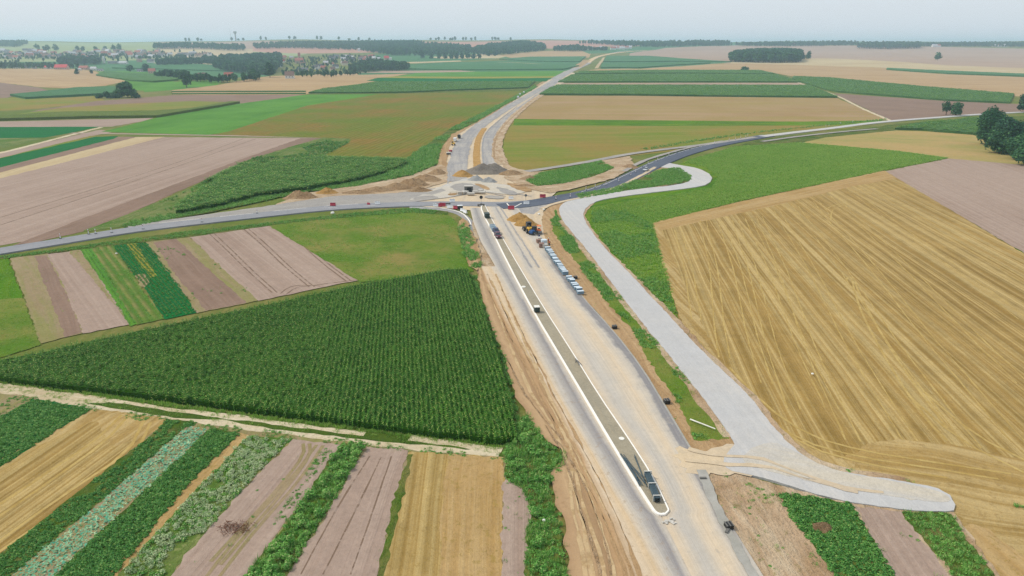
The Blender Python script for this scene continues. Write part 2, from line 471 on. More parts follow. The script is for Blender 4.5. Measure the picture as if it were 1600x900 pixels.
def scatter(name, key, pts, rot, scl, parent=None, label=None, zs=None):
    coll, n, g = SC[key]
    me = bpy.data.meshes.new(name); N = len(pts)
    co = np.empty((N, 3), np.float32); co[:, :2] = pts
    if zs is not None: co[:, 2] = zs
    else:
        co[:, 2] = [0 if p[1] < 600 else H(p[0], p[1]) for p in pts]
    me.vertices.add(N); me.vertices.foreach_set('co', co.ravel())
    a = me.attributes.new('var', 'INT', 'POINT'); a.data.foreach_set('value', rng.integers(0, n, N).astype(np.int32))
    rv = np.zeros((N, 3), np.float32); rv[:, 2] = rot; rv[:, 0] = rng.normal(0, .05, N); rv[:, 1] = rng.normal(0, .05, N)
    a = me.attributes.new('rot', 'FLOAT_VECTOR', 'POINT'); a.data.foreach_set('vector', rv.ravel())
    sv = np.asarray(scl, np.float32); sv = np.repeat(sv[:, None], 3, 1) if sv.ndim == 1 else sv
    a = me.attributes.new('scl', 'FLOAT_VECTOR', 'POINT'); a.data.foreach_set('vector', np.ascontiguousarray(sv).ravel())
    o = link(name, me, None, parent); md = o.modifiers.new('scatter', 'NODES'); md.node_group = g
    tag(o, label if parent is None else None, kind='stuff'); return o
def inside(pts, poly):
    x, y = pts[:, 0], pts[:, 1]; r = np.zeros(len(pts), bool); n = len(poly)
    for i in range(n):
        x1, y1 = poly[i]; x2, y2 = poly[(i + 1) % n]
        if y1 == y2: continue
        c = ((y1 > y) != (y2 > y)) & (x < (x2 - x1) * (y - y1) / (y2 - y1) + x1); r ^= c
    return r
def patchy(pts, f, seed=0):
    x, y = pts[:, 0] * f, pts[:, 1] * f
    r = np.random.default_rng(seed); s = np.zeros(len(pts))
    for k in range(7):
        a = r.uniform(0, 6.28); w = r.uniform(.6, 2.6); s += np.sin((x * math.cos(a) + y * math.sin(a)) * w * 2 + r.uniform(0, 6.28)) / (w + .3)
    return s / 2.2
def rnd_in(poly, dens):
    a = np.array(poly); lo, hi = a.min(0), a.max(0); n = int((hi[0] - lo[0]) * (hi[1] - lo[1]) * dens)
    n = min(n, 900000)
    p = rng.uniform(lo, hi, (n, 2)); return p[inside(p, poly)]
def rows_in(poly, d, spacing, seg):
    a = np.array(poly); L = math.hypot(*d); ux, uy = d[0] / L, d[1] / L
    u = a[:, 0] * uy - a[:, 1] * ux; v = a[:, 0] * ux + a[:, 1] * uy
    us = np.arange(u.min(), u.max(), spacing); vs_ = np.arange(v.min(), v.max(), seg)
    U, Vv = np.meshgrid(us, vs_); U = U.ravel() + rng.normal(0, spacing * .04, U.size); Vv = Vv.ravel() + rng.uniform(-.3, .3, Vv.size) * seg
    p = np.stack([U * uy + Vv * ux, -U * ux + Vv * uy], 1); return p[inside(p, poly)]
def leaf_blade(mb, base, ang, length, w, lift, droop, segs=3):
    dx, dy = math.cos(ang), math.sin(ang); sx, sy = -dy * w / 2, dx * w / 2; V = []
    for k in range(segs + 1):
        t = k / segs; r = length * t * (1 - .15 * t); z = base[2] + lift * t - droop * t * t; ww = (1 - t ** 2) * .9 + .1
        V += [(base[0] + dx * r + sx * ww, base[1] + dy * r + sy * ww, z), (base[0] + dx * r - sx * ww, base[1] + dy * r - sy * ww, z)]
    mb.add(V, [[2 * k, 2 * k + 1, 2 * k + 3, 2 * k + 2] for k in range(segs)])
def R(a, b): return random.uniform(a, b)

# ================================================================== MATERIALS
G = S
M = {}
M['base'] = fmat('rough_grass_ground', G(112, 128, 62), G(150, 138, 92), G(90, 110, 50), streak=(.8, .1), speck=2.2, spc=G(88, 112, 48), big=.02)
M['lilac'] = fmat('harrowed_soil', G(176, 156, 143), G(162, 141, 128), G(190, 171, 158), streak=(1.5, .006), samt=.7, big=.012, speck=1.2, spc=G(158, 140, 126), spamt=.3, bump=.05, grain=.15, warp=.6)
M['lilac_tram'] = fmat('harrowed_soil_with_tracks', G(182, 163, 150), G(170, 150, 137), G(194, 177, 163), streak=(1.6, .008), samt=.6, big=.02, tram=15.0, tramc=G(120, 100, 88), bump=.05, grain=.12, warp=1.5)
M['brownsoil'] = fmat('dark_ploughed_soil', G(150, 127, 113), G(138, 116, 102), G(165, 143, 128), streak=(1.2, .02), samt=.5, big=.03, bump=.06, grain=.2)
M['tan'] = fmat('dry_tan_field', G(190, 162, 128), G(178, 148, 114), G(204, 178, 140), streak=(.25, .006), samt=.7, big=.008, bump=.05, grain=.12, warp=4)
M['tanpale'] = fmat('pale_stubble', G(204, 186, 150), G(192, 170, 138), G(214, 198, 164), streak=(.2, .004), samt=.7, big=.006, bump=.04, grain=.1, warp=6)
M['pink'] = fmat('reddish_stubble', G(184, 156, 128), G(170, 142, 108), G(160, 146, 84), streak=(.22, .006), samt=.75, big=.012, bump=.05, grain=.15, warp=3)
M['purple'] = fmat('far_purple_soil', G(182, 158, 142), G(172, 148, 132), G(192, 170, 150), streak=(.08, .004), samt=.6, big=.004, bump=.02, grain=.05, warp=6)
M['tangreen'] = fmat('half_green_dry_field', G(190, 166, 118), G(146, 154, 88), G(200, 172, 126), streak=(.3, .008), samt=.5, big=.014, speck=.9, spc=G(160, 150, 96), spamt=.4, bump=.05, warp=3)
M['stubble'] = fmat('golden_stubble', G(160, 130, 72), G(184, 152, 90), G(216, 190, 132), streak=(1.9, .0035), samt=1.0, big=.022, row=3.4, ramt=.34, rowc=G(122, 102, 48), speck=1.6, spc=G(146, 120, 62), spamt=.5, bump=.06, grain=.28, warp=.5, mott=1.1, sat=1.02)
M['stubble2'] = fmat('golden_stubble_headland', G(184, 152, 90), G(164, 134, 74), G(214, 188, 134), streak=(.9, .02), samt=.85, big=.06, speck=.8, spc=G(148, 120, 70), spamt=.5, bump=.09, grain=.3, warp=4, mott=1.0, sat=1.0)
M['margin'] = fmat('trampled_field_margin', G(190, 160, 116), G(176, 146, 100), G(204, 178, 136), streak=(.8, .02), samt=.8, big=.05, speck=1.2, spc=G(152, 134, 76), spamt=.5, bump=.07)
M['olive'] = fmat('olive_bean_field', G(116, 132, 52), G(156, 122, 72), G(104, 122, 48), streak=(.5, .006), samt=.45, big=.013, row=3.6, ramt=.40, rowc=G(92, 100, 40), speck=.4, spc=G(134, 116, 66), spamt=.3, bump=.12, grain=.2, warp=3)
M['olive2'] = fmat('olive_grass_field', G(118, 138, 56), G(154, 132, 78), G(166, 146, 92), streak=(.3, .005), samt=.6, big=.014, speck=.9, spc=G(98, 126, 46), spamt=.45, bump=.06, grain=.2, warp=1.5)
M['green'] = fmat('young_green_crop', G(102, 152, 72), G(78, 128, 54), G(116, 160, 72), streak=(.5, .01), samt=.6, big=.02, speck=1.1, spc=G(76, 128, 50), spamt=.5, bump=.1, grain=.2)
M['grass'] = fmat('bright_meadow_grass', G(96, 140, 46), G(68, 112, 38), G(146, 160, 70), streak=(.22, .012), samt=.65, big=.035, speck=.8, spc=G(60, 106, 34), spamt=.5, bump=.15, grain=.3, warp=4)
M['grass2'] = fmat('patchy_olive_meadow', G(92, 128, 50), G(158, 144, 92), G(112, 140, 58), streak=(.14, .03), samt=.6, big=.045, speck=.7, spc=G(78, 114, 44), spamt=.55, bump=.12, grain=.3, warp=6)
M['verge'] = fmat('weedy_verge', G(80, 108, 46), G(140, 132, 86), G(104, 134, 54), streak=(.5, .1), samt=.5, big=.12, speck=.9, spc=G(58, 96, 36), spamt=.6, bump=.25, grain=.4)
M['dkgreen'] = fmat('dense_dark_green_crop', G(22, 108, 56), G(30, 116, 58), G(44, 128, 62), streak=(.8, .03), samt=.4, big=.06, speck=1.4, spc=G(16, 88, 44), spamt=.4, bump=.12, grain=.25)
M['rowgreen'] = fmat('row_crop_on_bare_soil', G(92, 132, 58), G(108, 136, 66), None, row=1.9, ramt=.8, rowc=G(160, 148, 100), big=.05, speck=1.6, spc=G(140, 136, 84), spamt=.4, bump=.12, warp=.2)
M['weedsoil'] = fmat('weedy_bare_soil', G(170, 152, 126), G(156, 140, 108), G(140, 144, 84), streak=(.6, .04), samt=.7, big=.07, speck=.7, spc=G(112, 128, 58), spamt=.55, sth=.6, bump=.08)
M['mixweed'] = fmat('mixed_green_fallow', G(92, 124, 56), G(142, 144, 96), G(74, 112, 46), streak=(.5, .02), samt=.7, big=.06, speck=.8, spc=G(176, 172, 126), spamt=.5, bump=.15)
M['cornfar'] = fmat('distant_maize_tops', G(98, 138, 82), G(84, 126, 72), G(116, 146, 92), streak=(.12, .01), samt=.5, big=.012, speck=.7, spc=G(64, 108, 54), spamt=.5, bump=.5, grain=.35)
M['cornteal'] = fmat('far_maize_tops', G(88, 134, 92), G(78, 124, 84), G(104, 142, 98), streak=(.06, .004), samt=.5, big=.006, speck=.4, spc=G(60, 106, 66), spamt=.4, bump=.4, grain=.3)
M['cornolive'] = fmat('ripening_maize_tops', G(124, 136, 74), G(112, 128, 66), G(104, 130, 58), streak=(.12, .01), samt=.5, big=.02, speck=.7, spc=G(84, 112, 46), spamt=.5, bump=.4)
M['cornunder'] = fmat('maize_understory', G(58, 100, 30), G(48, 88, 24), None, big=.1, speck=1.5, spc=G(22, 42, 14), bump=.3, grain=.5)
M['sand'] = fmat('pale_compacted_sand', G(218, 200, 174), G(200, 186, 168), G(230, 210, 180), streak=(.42, .012), samt=.75, big=.035, speck=.5, spc=G(206, 192, 170), spamt=.4, bump=.03, grain=.10, warp=2.5)
M['sand2'] = fmat('warm_worn_sand', G(226, 198, 158), G(216, 190, 154), G(236, 214, 178), streak=(.7, .02), samt=.8, big=.06, speck=.6, spc=G(204, 176, 138), spamt=.4, bump=.05, grain=.15, warp=2)
M['dirt'] = fmat('orange_brown_subsoil', G(186, 156, 122), G(170, 140, 106), G(208, 180, 144), streak=(.75, .016), samt=.9, big=.05, speck=.7, spc=G(160, 126, 88), spamt=.45, bump=.12, grain=.25, warp=2.5)
M['dirt2'] = fmat('pinkish_disturbed_soil', G(204, 178, 150), G(176, 148, 118), G(222, 204, 178), streak=(.5, .09), samt=.85, big=.12, speck=.55, spc=G(132, 128, 78), spamt=.6, sth=.57, mott=1.2, bump=.2, grain=.3, warp=3)
M['gravel'] = fmat('white_crushed_stone', G(208, 207, 206), G(214, 210, 205), G(196, 196, 197), streak=(1.1, .008), samt=.6, big=.05, speck=2.5, spc=G(186, 185, 184), spamt=.35, bump=.03, grain=.14, warp=1, mott=.5)
M['gravelpale'] = fmat('worn_pale_gravel', G(214, 206, 192), G(204, 202, 200), G(222, 212, 194), streak=(.4, .02), samt=.8, big=.06, speck=2.5, spc=G(190, 186, 180), spamt=.35, bump=.05, grain=.2, warp=3)
M['asphdust'] = fmat('dusty_new_asphalt', G(172, 169, 168), G(196, 190, 182), G(150, 149, 152), streak=(.5, .02), samt=.75, big=.06, speck=.8, spc=G(206, 198, 186), spamt=.45, bump=.02, grain=.15, warp=1.5)
M['asphdark'] = fmat('bare_grey_asphalt', G(160, 159, 160), G(172, 170, 169), G(150, 149, 152), streak=(.5, .03), samt=.6, big=.08, speck=1.0, spc=G(184, 178, 170), spamt=.45, sth=.6, bump=.02, grain=.15)
M['asphalt'] = fmat('old_road_asphalt', G(156, 157, 162), G(164, 164, 168), G(146, 148, 154), streak=(.9, .01), samt=.5, big=.04, speck=2, spc=G(150, 150, 154), spamt=.3, bump=.015, grain=.15, rough=.8, warp=.3)
M['asphblue'] = fmat('fresh_blue_grey_asphalt', G(98, 104, 118), G(108, 114, 126), G(86, 92, 106), streak=(.9, .01), samt=.6, big=.04, bump=.015, grain=.1, rough=.75, warp=.3)
M['greygravel'] = fmat('grey_stone_base', G(176, 172, 168), G(190, 184, 176), G(160, 156, 152), streak=(.7, .03), samt=.6, big=.06, speck=1.8, spc=G(150, 146, 142), spamt=.4, bump=.06, grain=.25)
M['concrete'] = fmat('raw_concrete', G(182, 180, 174), G(170, 168, 160), G(192, 188, 180), streak=(.3, .6), samt=.5, big=.3, bump=.02, grain=.15)
M['island'] = fmat('dusty_median_surface', G(176, 168, 150), G(164, 158, 142), G(184, 172, 148), streak=(.9, .03), samt=.5, big=.08, speck=3.5, spc=G(134, 130, 118), spamt=.35, bump=.03, grain=.25, warp=.4)
M['track'] = fmat('pale_cart_track', G(226, 212, 184), G(206, 188, 156), G(236, 224, 200), streak=(1.2, .05), samt=.6, big=.1, speck=1.2, spc=G(160, 150, 104), spamt=.4, bump=.08)
M['trackgreen'] = fmat('grassy_track_middle', G(72, 96, 42), G(92, 112, 50), None, big=.12, speck=1.2, spc=G(50, 78, 30), bump=.12)
M['tyre'] = fmat('dark_wheel_marks', G(140, 120, 104), G(128, 108, 94), None, big=.1, speck=.4, spc=G(176, 158, 146), spamt=.8, sth=.5, bump=.05)
M['tyrepale'] = fmat('pale_wheel_marks', G(206, 182, 128), G(194, 168, 114), None, big=.1, speck=.35, spc=G(178, 150, 94), spamt=.5, sth=.48, bump=.05)
M['tyredirt'] = fmat('wheel_marks_in_sand', G(218, 194, 158), G(204, 178, 142), None, big=.1, speck=.25, spc=G(188, 160, 124), spamt=.9, sth=.48, bump=.05)
M['yellowcrop'] = fmat('yellowed_herb_strip', G(150, 152, 72), G(170, 160, 84), None, big=.2, speck=1.2, spc=G(92, 128, 52), bump=.15)
M['pilegrey'] = fmat('grey_aggregate', G(160, 152, 142), G(148, 140, 132), G(172, 164, 152), streak=(.5, .5), samt=.6, big=.2, speck=1.2, spc=G(128, 120, 112), bump=.25, grain=.3)
M['pilelight'] = fmat('light_grey_chippings', G(182, 182, 180), G(172, 172, 172), None, big=.3, speck=1.6, spc=G(156, 156, 156), bump=.2)
M['pilesand'] = fmat('yellow_sand', G(208, 170, 118), G(194, 156, 104), G(220, 184, 132), streak=(.5, .5), samt=.6, big=.3, speck=.9, spc=G(186, 142, 84), bump=.25)
M['pilesoil'] = fmat('brown_spoil', G(198, 170, 138), G(178, 148, 116), G(212, 186, 156), streak=(.6, .6), samt=.7, big=.25, speck=.9, spc=G(132, 108, 80), bump=.35)
M['kerb'] = plain('white_concrete_kerb', G(238, 234, 226, .95), .8, vary=.05)
M['bare'] = plain('pale_boundary_line', G(238, 232, 220, .9), .9)

M['cornleaf'] = leafmat('maize_leaf', G(56, 112, 26, 1), G(94, 150, 46, 1), G(196, 200, 116, 1))
M['grassleaf'] = leafmat('grass_leaf', G(104, 154, 52, 1.1), G(150, 184, 84, 1.1), G(190, 190, 120, 1))
M['weedleaf'] = leafmat('weed_leaf', G(74, 136, 52, 1.1), G(124, 172, 80, 1.1), G(176, 190, 122, 1))
M['cropleaf'] = leafmat('potato_leaf', G(56, 118, 46, 1.05), G(96, 150, 66, 1.05), G(140, 170, 90, 1))
M['greyleaf'] = leafmat('grey_green_weed_leaf', G(132, 162, 110, 1.1), G(182, 196, 150, 1.1), G(204, 206, 168, 1))
M['cableaf'] = leafmat('cabbage_leaf', G(104, 164, 124, 1), G(180, 206, 160, 1), G(50, 160, 130, 1))
M['treeleaf'] = leafmat('tree_leaf', G(28, 76, 44, 1), G(60, 112, 60, 1), G(92, 136, 74, 1))
M['treeleaf2'] = leafmat('dark_tree_leaf', G(20, 66, 46, 1), G(44, 98, 56, 1), G(62, 116, 66, 1))
M['bark'] = plain('bark', G(92, 80, 66, 1), .9)

# ================================================================== SCATTER SOURCES
def corn_clump():
    mb = MB()
    for k in range(4):
        y = -.38 + k * .25 + R(-.05, .05); x = R(-.05, .05); h = R(1.9, 2.5); a0 = R(0, 6.28)
        mb.tube((x, y, .6), (x + R(-.05, .05), y, h), .025, .012, 3, False)
        for j in range(7):
            leaf_blade(mb, (x, y, .7 + j * .24 * h / 2.3), a0 + (j % 2) * math.pi + R(-.5, .5), R(.45, .75), .085, R(.25, .5), R(.15, .5), 3)
        for j in range(3): leaf_blade(mb, (x, y, h - .05), R(0, 6.28), .12, .035, .3, 0, 1)
    return mb.mesh('maize_clump', M['cornleaf'])
def corn_block():        # coarser: several rows at once, for far maize
    mb = MB()
    for k in range(26):
        x, y, a = R(-1.4, 1.4), R(-1.4, 1.4), R(0, 6.28); h = R(1.7, 2.5)
        for j in range(3): leaf_blade(mb, (x, y, h - .5 + j * .2), a + j * 2.1 + R(-.4, .4), R(.5, .9), .2, R(.2, .5), R(.2, .5), 2)
    return mb.mesh('maize_block', M['cornleaf'])
def tuft(n, r, h, w, mat, nm):
    mb = MB()
    for k in range(n):
        a, q = R(0, 6.28), R(0, r)
        leaf_blade(mb, (q * math.cos(a), q * math.sin(a), 0), a + R(-1, 1), R(.25, .6) * h * .8, w * R(.7, 1.4), h * R(.6, 1.2), h * R(0, .35), 2)
    return mb.mesh(nm, mat)
def bush(n, r, h, leaf, mat, nm):
    mb = MB(); lobes = [(R(-.5, .5) * r, R(-.5, .5) * r, R(.35, .75) * h, R(.45, .75)) for _ in range(4)]
    for k in range(n):
        c = random.choice(lobes); a, b = R(0, 6.28), math.asin(R(-.3, 1)); q = R(.75, 1.05) * c[3]
        p = Vector((c[0] + q * r * math.cos(a) * math.cos(b), c[1] + q * r * math.sin(a) * math.cos(b), max(.05, c[2] + q * h * .5 * math.sin(b))))
        nrm = Vector((math.cos(a) * math.cos(b), math.sin(a) * math.cos(b), math.sin(b) + .3)) + Vector((R(-.7, .7), R(-.7, .7), R(-.5, .5)))
        qt = nrm.to_track_quat('Z', 'Y'); s = leaf * R(.6, 1.4); s2 = s * R(.5, .9)
        mb.add([p + qt @ Vector(v) for v in ((-s, 0, 0), (0, -s2, .1 * s), (s, 0, 0), (0, s2, .1 * s))], [[0, 1, 2, 3]])
    return mb.mesh(nm, mat)
def cabbage():
    mb = MB()
    for k in range(9):
        leaf_blade(mb, (0, 0, .05), k * .7 + R(-.2, .2), R(.25, .38), .28, R(.12, .3), R(.02, .2), 2)
    return mb.mesh('cabbage', M['cableaf'])
def crown_geo(mb, r, h, z0, n, leaf, lobes=9, shape='round'):
    L = []; lobes = lobes + 6
    for k in range(lobes):
        a, t = R(0, 6.28), R(0, 1)
        rr = (r * .62 if shape == 'round' else r * .45) * math.sqrt(R(0, 1)) * (1 - .35 * abs(t - .35))
        L.append((rr * math.cos(a), rr * math.sin(a), z0 + h * (.2 + .6 * t), r * R(.38, .58), h * R(.18, .28)))
    L.append((0, 0, z0 + h * .5, r * .6, h * .38)); L.append((R(-.1, .1) * r, R(-.1, .1) * r, z0 + h * .82, r * .34, h * .18))
    for k in range(n):
        c = random.choice(L); a, b = R(0, 6.28), math.asin(R(-.85, 1)); q = R(.72, 1.08)
        d = Vector((math.cos(a) * math.cos(b), math.sin(a) * math.cos(b), math.sin(b)))
        p = Vector((c[0] + d.x * q * c[3], c[1] + d.y * q * c[3], c[2] + d.z * q * c[4]))
        nrm = d + Vector((R(-.8, .8), R(-.8, .8), R(-.4, .8)))
        qt = nrm.to_track_quat('Z', 'Y'); s = leaf * R(.6, 1.5); s2 = s * R(.55, 1)
        mb.add([p + qt @ Vector(v) for v in ((-s, 0, -.15 * s), (0, -s2, .1 * s), (s, 0, -.15 * s), (0, s2, .1 * s))], [[0, 1, 2, 3]])
def trunk_geo(mb, h, r):
    mb.tube((0, 0, -.3), (R(-.2, .2), R(-.2, .2), h * .55), r, r * .6, 7, False)
    for k in range(4):
        a = k * 1.6 + R(-.3, .3); mb.tube((0, 0, h * R(.3, .5)), (math.cos(a) * h * .28, math.sin(a) * h * .28, h * R(.62, .8)), r * .45, r * .15, 5, False)
def far_tree(shape, mat, n=230):
    mb = MB(); crown_geo(mb, 4.2 if shape == 'round' else 3, 11, 2.5, n, 1.15, 7, shape)
    me = mb.mesh('woodland_tree', mat)
    tb = MB(); trunk_geo(tb, 9, .35); b = len(mb.V)
    me2 = bpy.data.meshes.new('woodland_tree'); me2.from_pydata(mb.V + tb.V, [], mb.F + [[i + b for i in f] for f in tb.F])
    me2.materials.append(mat); me2.materials.append(M['bark'])
    for i, p in enumerate(me2.polygons): p.material_index = 0 if i < len(mb.F) else 1
    return me2
def reg(key, meshes):
    c = variant_collection('source_' + key, meshes); SC[key] = (c, len(meshes), scatter_group(c, len(meshes)))
reg('corn', [corn_clump() for _ in range(7)])
reg('cornblock', [corn_block() for _ in range(5)])
reg('grass', [tuft(24, .32, .36, .05, M['grassleaf'], 'grass_tuft') for _ in range(5)])
reg('weed', [bush(64, .34, .42, .075, M['weedleaf'], 'weed_clump') for _ in range(4)] + [tuft(30, .3, .7, .06, M['weedleaf'], 'tall_weed') for _ in range(3)])
reg('crop', [bush(64, .36, .42, .085, M['cropleaf'], 'crop_plant') for _ in range(5)])
reg('grey', [bush(64, .38, .6, .08, M['greyleaf'], 'grey_weed') for _ in range(4)] + [bush(54, .36, .5, .08, M['weedleaf'], 'green_weed') for _ in range(2)])
reg('shrub', [bush(220, .75, 1.5, .13, M['weedleaf'], 'shrub') for _ in range(4)])
reg('cabbage', [cabbage() for _ in range(5)])
reg('tree', [far_tree('round', M['treeleaf']) for _ in range(4)] + [far_tree('round', M['treeleaf2']) for _ in range(3)] + [far_tree('tall', M['treeleaf2']) for _ in range(2)])

def veg(name, key, pts, dens, s0, s1, label=None, patch=None, parent=None, seed=1):
    poly = PL(pts); p = rnd_in(poly, dens)
    if patch is not None: p = p[patchy(p, patch[0], seed) > patch[1]]
    if len(p) == 0: return None
    return scatter(name, key, p, rng.uniform(0, 6.28, len(p)), rng.uniform(s0, s1, len(p)), parent, label)
def cropveg(name, key, pts, d, spacing, seg, s0, s1, label=None, parent=None, patch=None, align=True, zs=None):
    poly = PL(pts); a, b = P(*d[0]), P(*d[1]); dd = (b[0] - a[0], b[1] - a[1])
    p = rows_in(poly, dd, spacing, seg)
    if patch is not None: p = p[patchy(p, patch[0], 3) > patch[1]]
    ang = math.atan2(dd[1], dd[0]) - math.pi / 2
    rot = np.full(len(p), ang) + rng.integers(0, 2, len(p)) * math.pi if align else rng.uniform(0, 6.28, len(p))
    return scatter(name, key, p, rot, rng.uniform(s0, s1, len(p)), parent, label)

# ================================================================== SETTING
V, Fc = [], []
for j, y in enumerate(YS):
    for i, x in enumerate(XS): V.append((x, y, HG[j][i]))
nx = len(XS)
for j in range(len(YS) - 1):
    for i in range(nx - 1):
        a = j * nx + i; Fc += [[a, a + 1, a + nx + 1], [a, a + nx + 1, a + nx]]
me = bpy.data.meshes.new('ground'); me.from_pydata(V, [], Fc); set_uv(me, (0, 1)); tag(link('ground', me, M['base']), kind='structure')

# ---- far slopes -----------------------------------------------------
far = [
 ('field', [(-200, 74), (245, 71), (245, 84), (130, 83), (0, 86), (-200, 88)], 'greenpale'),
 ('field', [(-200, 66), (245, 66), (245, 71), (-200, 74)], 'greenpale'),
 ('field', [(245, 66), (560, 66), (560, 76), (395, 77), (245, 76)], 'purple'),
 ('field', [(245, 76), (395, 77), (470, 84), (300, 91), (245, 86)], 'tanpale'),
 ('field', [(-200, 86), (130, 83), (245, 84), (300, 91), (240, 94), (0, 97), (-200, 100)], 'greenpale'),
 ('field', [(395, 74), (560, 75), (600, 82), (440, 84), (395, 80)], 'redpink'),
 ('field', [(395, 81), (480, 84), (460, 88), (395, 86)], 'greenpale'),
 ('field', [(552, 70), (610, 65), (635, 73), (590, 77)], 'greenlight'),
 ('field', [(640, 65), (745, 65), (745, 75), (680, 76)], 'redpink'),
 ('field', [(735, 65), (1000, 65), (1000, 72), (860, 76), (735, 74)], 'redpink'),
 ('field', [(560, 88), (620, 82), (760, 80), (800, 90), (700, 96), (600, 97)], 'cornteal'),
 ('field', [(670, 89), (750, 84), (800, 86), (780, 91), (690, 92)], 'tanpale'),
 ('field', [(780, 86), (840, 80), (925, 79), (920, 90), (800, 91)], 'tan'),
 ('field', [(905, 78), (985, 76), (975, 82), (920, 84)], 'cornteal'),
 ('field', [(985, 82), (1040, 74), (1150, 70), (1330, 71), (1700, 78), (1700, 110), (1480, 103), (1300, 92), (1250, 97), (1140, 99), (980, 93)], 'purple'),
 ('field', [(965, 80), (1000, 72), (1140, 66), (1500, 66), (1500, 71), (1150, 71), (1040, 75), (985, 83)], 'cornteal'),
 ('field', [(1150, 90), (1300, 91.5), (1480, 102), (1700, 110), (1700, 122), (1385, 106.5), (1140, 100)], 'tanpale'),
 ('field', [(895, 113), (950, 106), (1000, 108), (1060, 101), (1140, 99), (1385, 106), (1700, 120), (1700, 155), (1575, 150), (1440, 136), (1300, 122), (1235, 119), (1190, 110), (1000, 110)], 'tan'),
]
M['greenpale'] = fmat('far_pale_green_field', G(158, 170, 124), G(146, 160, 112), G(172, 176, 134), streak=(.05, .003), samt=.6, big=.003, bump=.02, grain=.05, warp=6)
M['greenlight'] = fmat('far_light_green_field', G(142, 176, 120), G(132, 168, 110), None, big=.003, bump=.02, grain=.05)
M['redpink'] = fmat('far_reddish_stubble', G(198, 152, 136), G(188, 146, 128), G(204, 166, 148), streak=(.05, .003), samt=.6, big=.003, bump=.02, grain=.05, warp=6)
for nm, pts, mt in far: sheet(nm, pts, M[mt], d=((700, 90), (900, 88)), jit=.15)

def corn(pts, mt, h=2.3, d=((700, 120), (900, 118)), plants=0, label=None):
    o = slab('corn_field', pts, M[mt], h - (.7 if plants else 0), d, label=label)
    if plants:
        poly = PL(pts); p = rnd_in(poly, plants)
        scatter('corn_plants', 'cornblock', p, rng.uniform(0, 6.28, len(p)), rng.uniform(.85, 1.15, len(p)), o)
    return o
WE = ((700, 140), (900, 139))
# ---- middle distance, left -------------------------------------------
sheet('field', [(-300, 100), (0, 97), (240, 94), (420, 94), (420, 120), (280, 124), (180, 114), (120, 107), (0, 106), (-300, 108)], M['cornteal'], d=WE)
sheet('field', [(-300, 105), (-60, 107), (0, 107), (120, 108), (180, 116), (198, 127), (165, 134), (100, 138), (60, 136), (0, 129), (-300, 122)], M['tan'], d=((0, 118), (150, 130)))
sheet('field', [(-300, 122), (0, 129), (60, 137), (75, 141), (24, 150), (0, 155), (-300, 172)], M['brownsoil'], d=((0, 130), (60, 137)))
sheet('field', [(150, 112), (190, 111), (300, 116), (330, 123), (276, 126), (225, 142), (180, 137), (200, 128)], M['green'], d=WE)
sheet('field', [(240, 98), (300, 97), (350, 101), (330, 106), (260, 104)], M['tanpale'], d=WE)
sheet('field', [(-300, 172), (24, 152), (100, 153), (150, 150), (165, 158), (60, 170), (-300, 190)], M['olive2'], d=WE)
sheet('field', [(220, 131), (290, 127), (350, 125), (335, 136), (225, 144)], M['green'], d=WE)
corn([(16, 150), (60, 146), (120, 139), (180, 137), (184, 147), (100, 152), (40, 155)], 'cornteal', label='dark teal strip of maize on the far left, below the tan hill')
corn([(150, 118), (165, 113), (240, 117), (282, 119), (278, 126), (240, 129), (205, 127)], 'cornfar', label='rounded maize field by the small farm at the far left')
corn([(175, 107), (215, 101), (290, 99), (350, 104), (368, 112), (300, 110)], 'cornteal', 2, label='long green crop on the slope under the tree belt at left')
sheet('field', [(268, 141), (340, 133), (400, 122), (500, 115.5), (640, 113), (600, 125), (540, 135), (475, 148), (400, 150), (268, 148)], M['tan'], d=WE)
for yy in (143.2, 146.6):
    corn([(268, yy), (478, yy - .4), (477, yy + .7), (268, yy + 1.0)], 'cornfar', 1.0, label=('upper' if yy < 145 else 'lower') + ' thin dark grass strip crossing the tan field')
sheet('field', [(0, 186), (60, 172), (150, 158), (268, 149), (474, 148), (420, 159), (375, 163), (200, 166), (100, 176)], M['brownsoil'], d=WE)
sheet('field', [(0, 182), (100, 168), (200, 162), (300, 158), (375, 160), (300, 172), (200, 182)], M['olive2'], d=WE)
corn([(-300, 189), (0, 184), (100, 178), (240, 176), (300, 172), (360, 161), (375, 161.5), (340, 168), (245, 184), (150, 185), (0, 189), (-300, 196)], 'cornolive', 2.0, label='olive maize strip with a dark front edge, left of the bright green field')
sheet('field', [(-300, 196), (0, 190), (240, 184.5), (220, 190), (175, 198), (-300, 206)], M['lilac'], d=WE)
sheet('field', [(-300, 208), (0, 198.5), (155, 198), (120, 206), (70, 215), (0, 216), (-300, 224)], M['dkgreen'], d=WE)
sheet('field', [(-300, 224), (0, 216), (70, 215.5), (30, 226), (0, 232), (-300, 250)], M['mixweed'], d=WE)
LD = ((0, 300), (255, 214))
sheet('field', [(-300, 300), (0, 239), (155, 203), (178, 206), (140, 213), (0, 248), (-300, 320)], M['lilac'], d=((0, 247), (160, 208)))
sheet('field', [(-300, 318), (0, 247), (140, 212.5), (176, 212), (150, 218), (0, 255), (-300, 330)], M['olive2'], d=((0, 247), (160, 210)))
sheet('field', [(-300, 330), (0, 247.5), (150, 213.5), (184, 213), (178, 217), (0, 262), (-300, 345)], M['dkgreen'], d=((0, 255), (170, 213)))
sheet('field', [(-300, 345), (0, 262), (178, 217), (184, 214), (228, 214), (0, 272), (-300, 360)], M['brownsoil'], d=LD)
sheet('field', [(-300, 358), (0, 270), (212, 214.5), (258, 214), (0, 280), (-300, 372)], M['tanpale'], d=LD)
BD = ((20, 380), (455, 228))
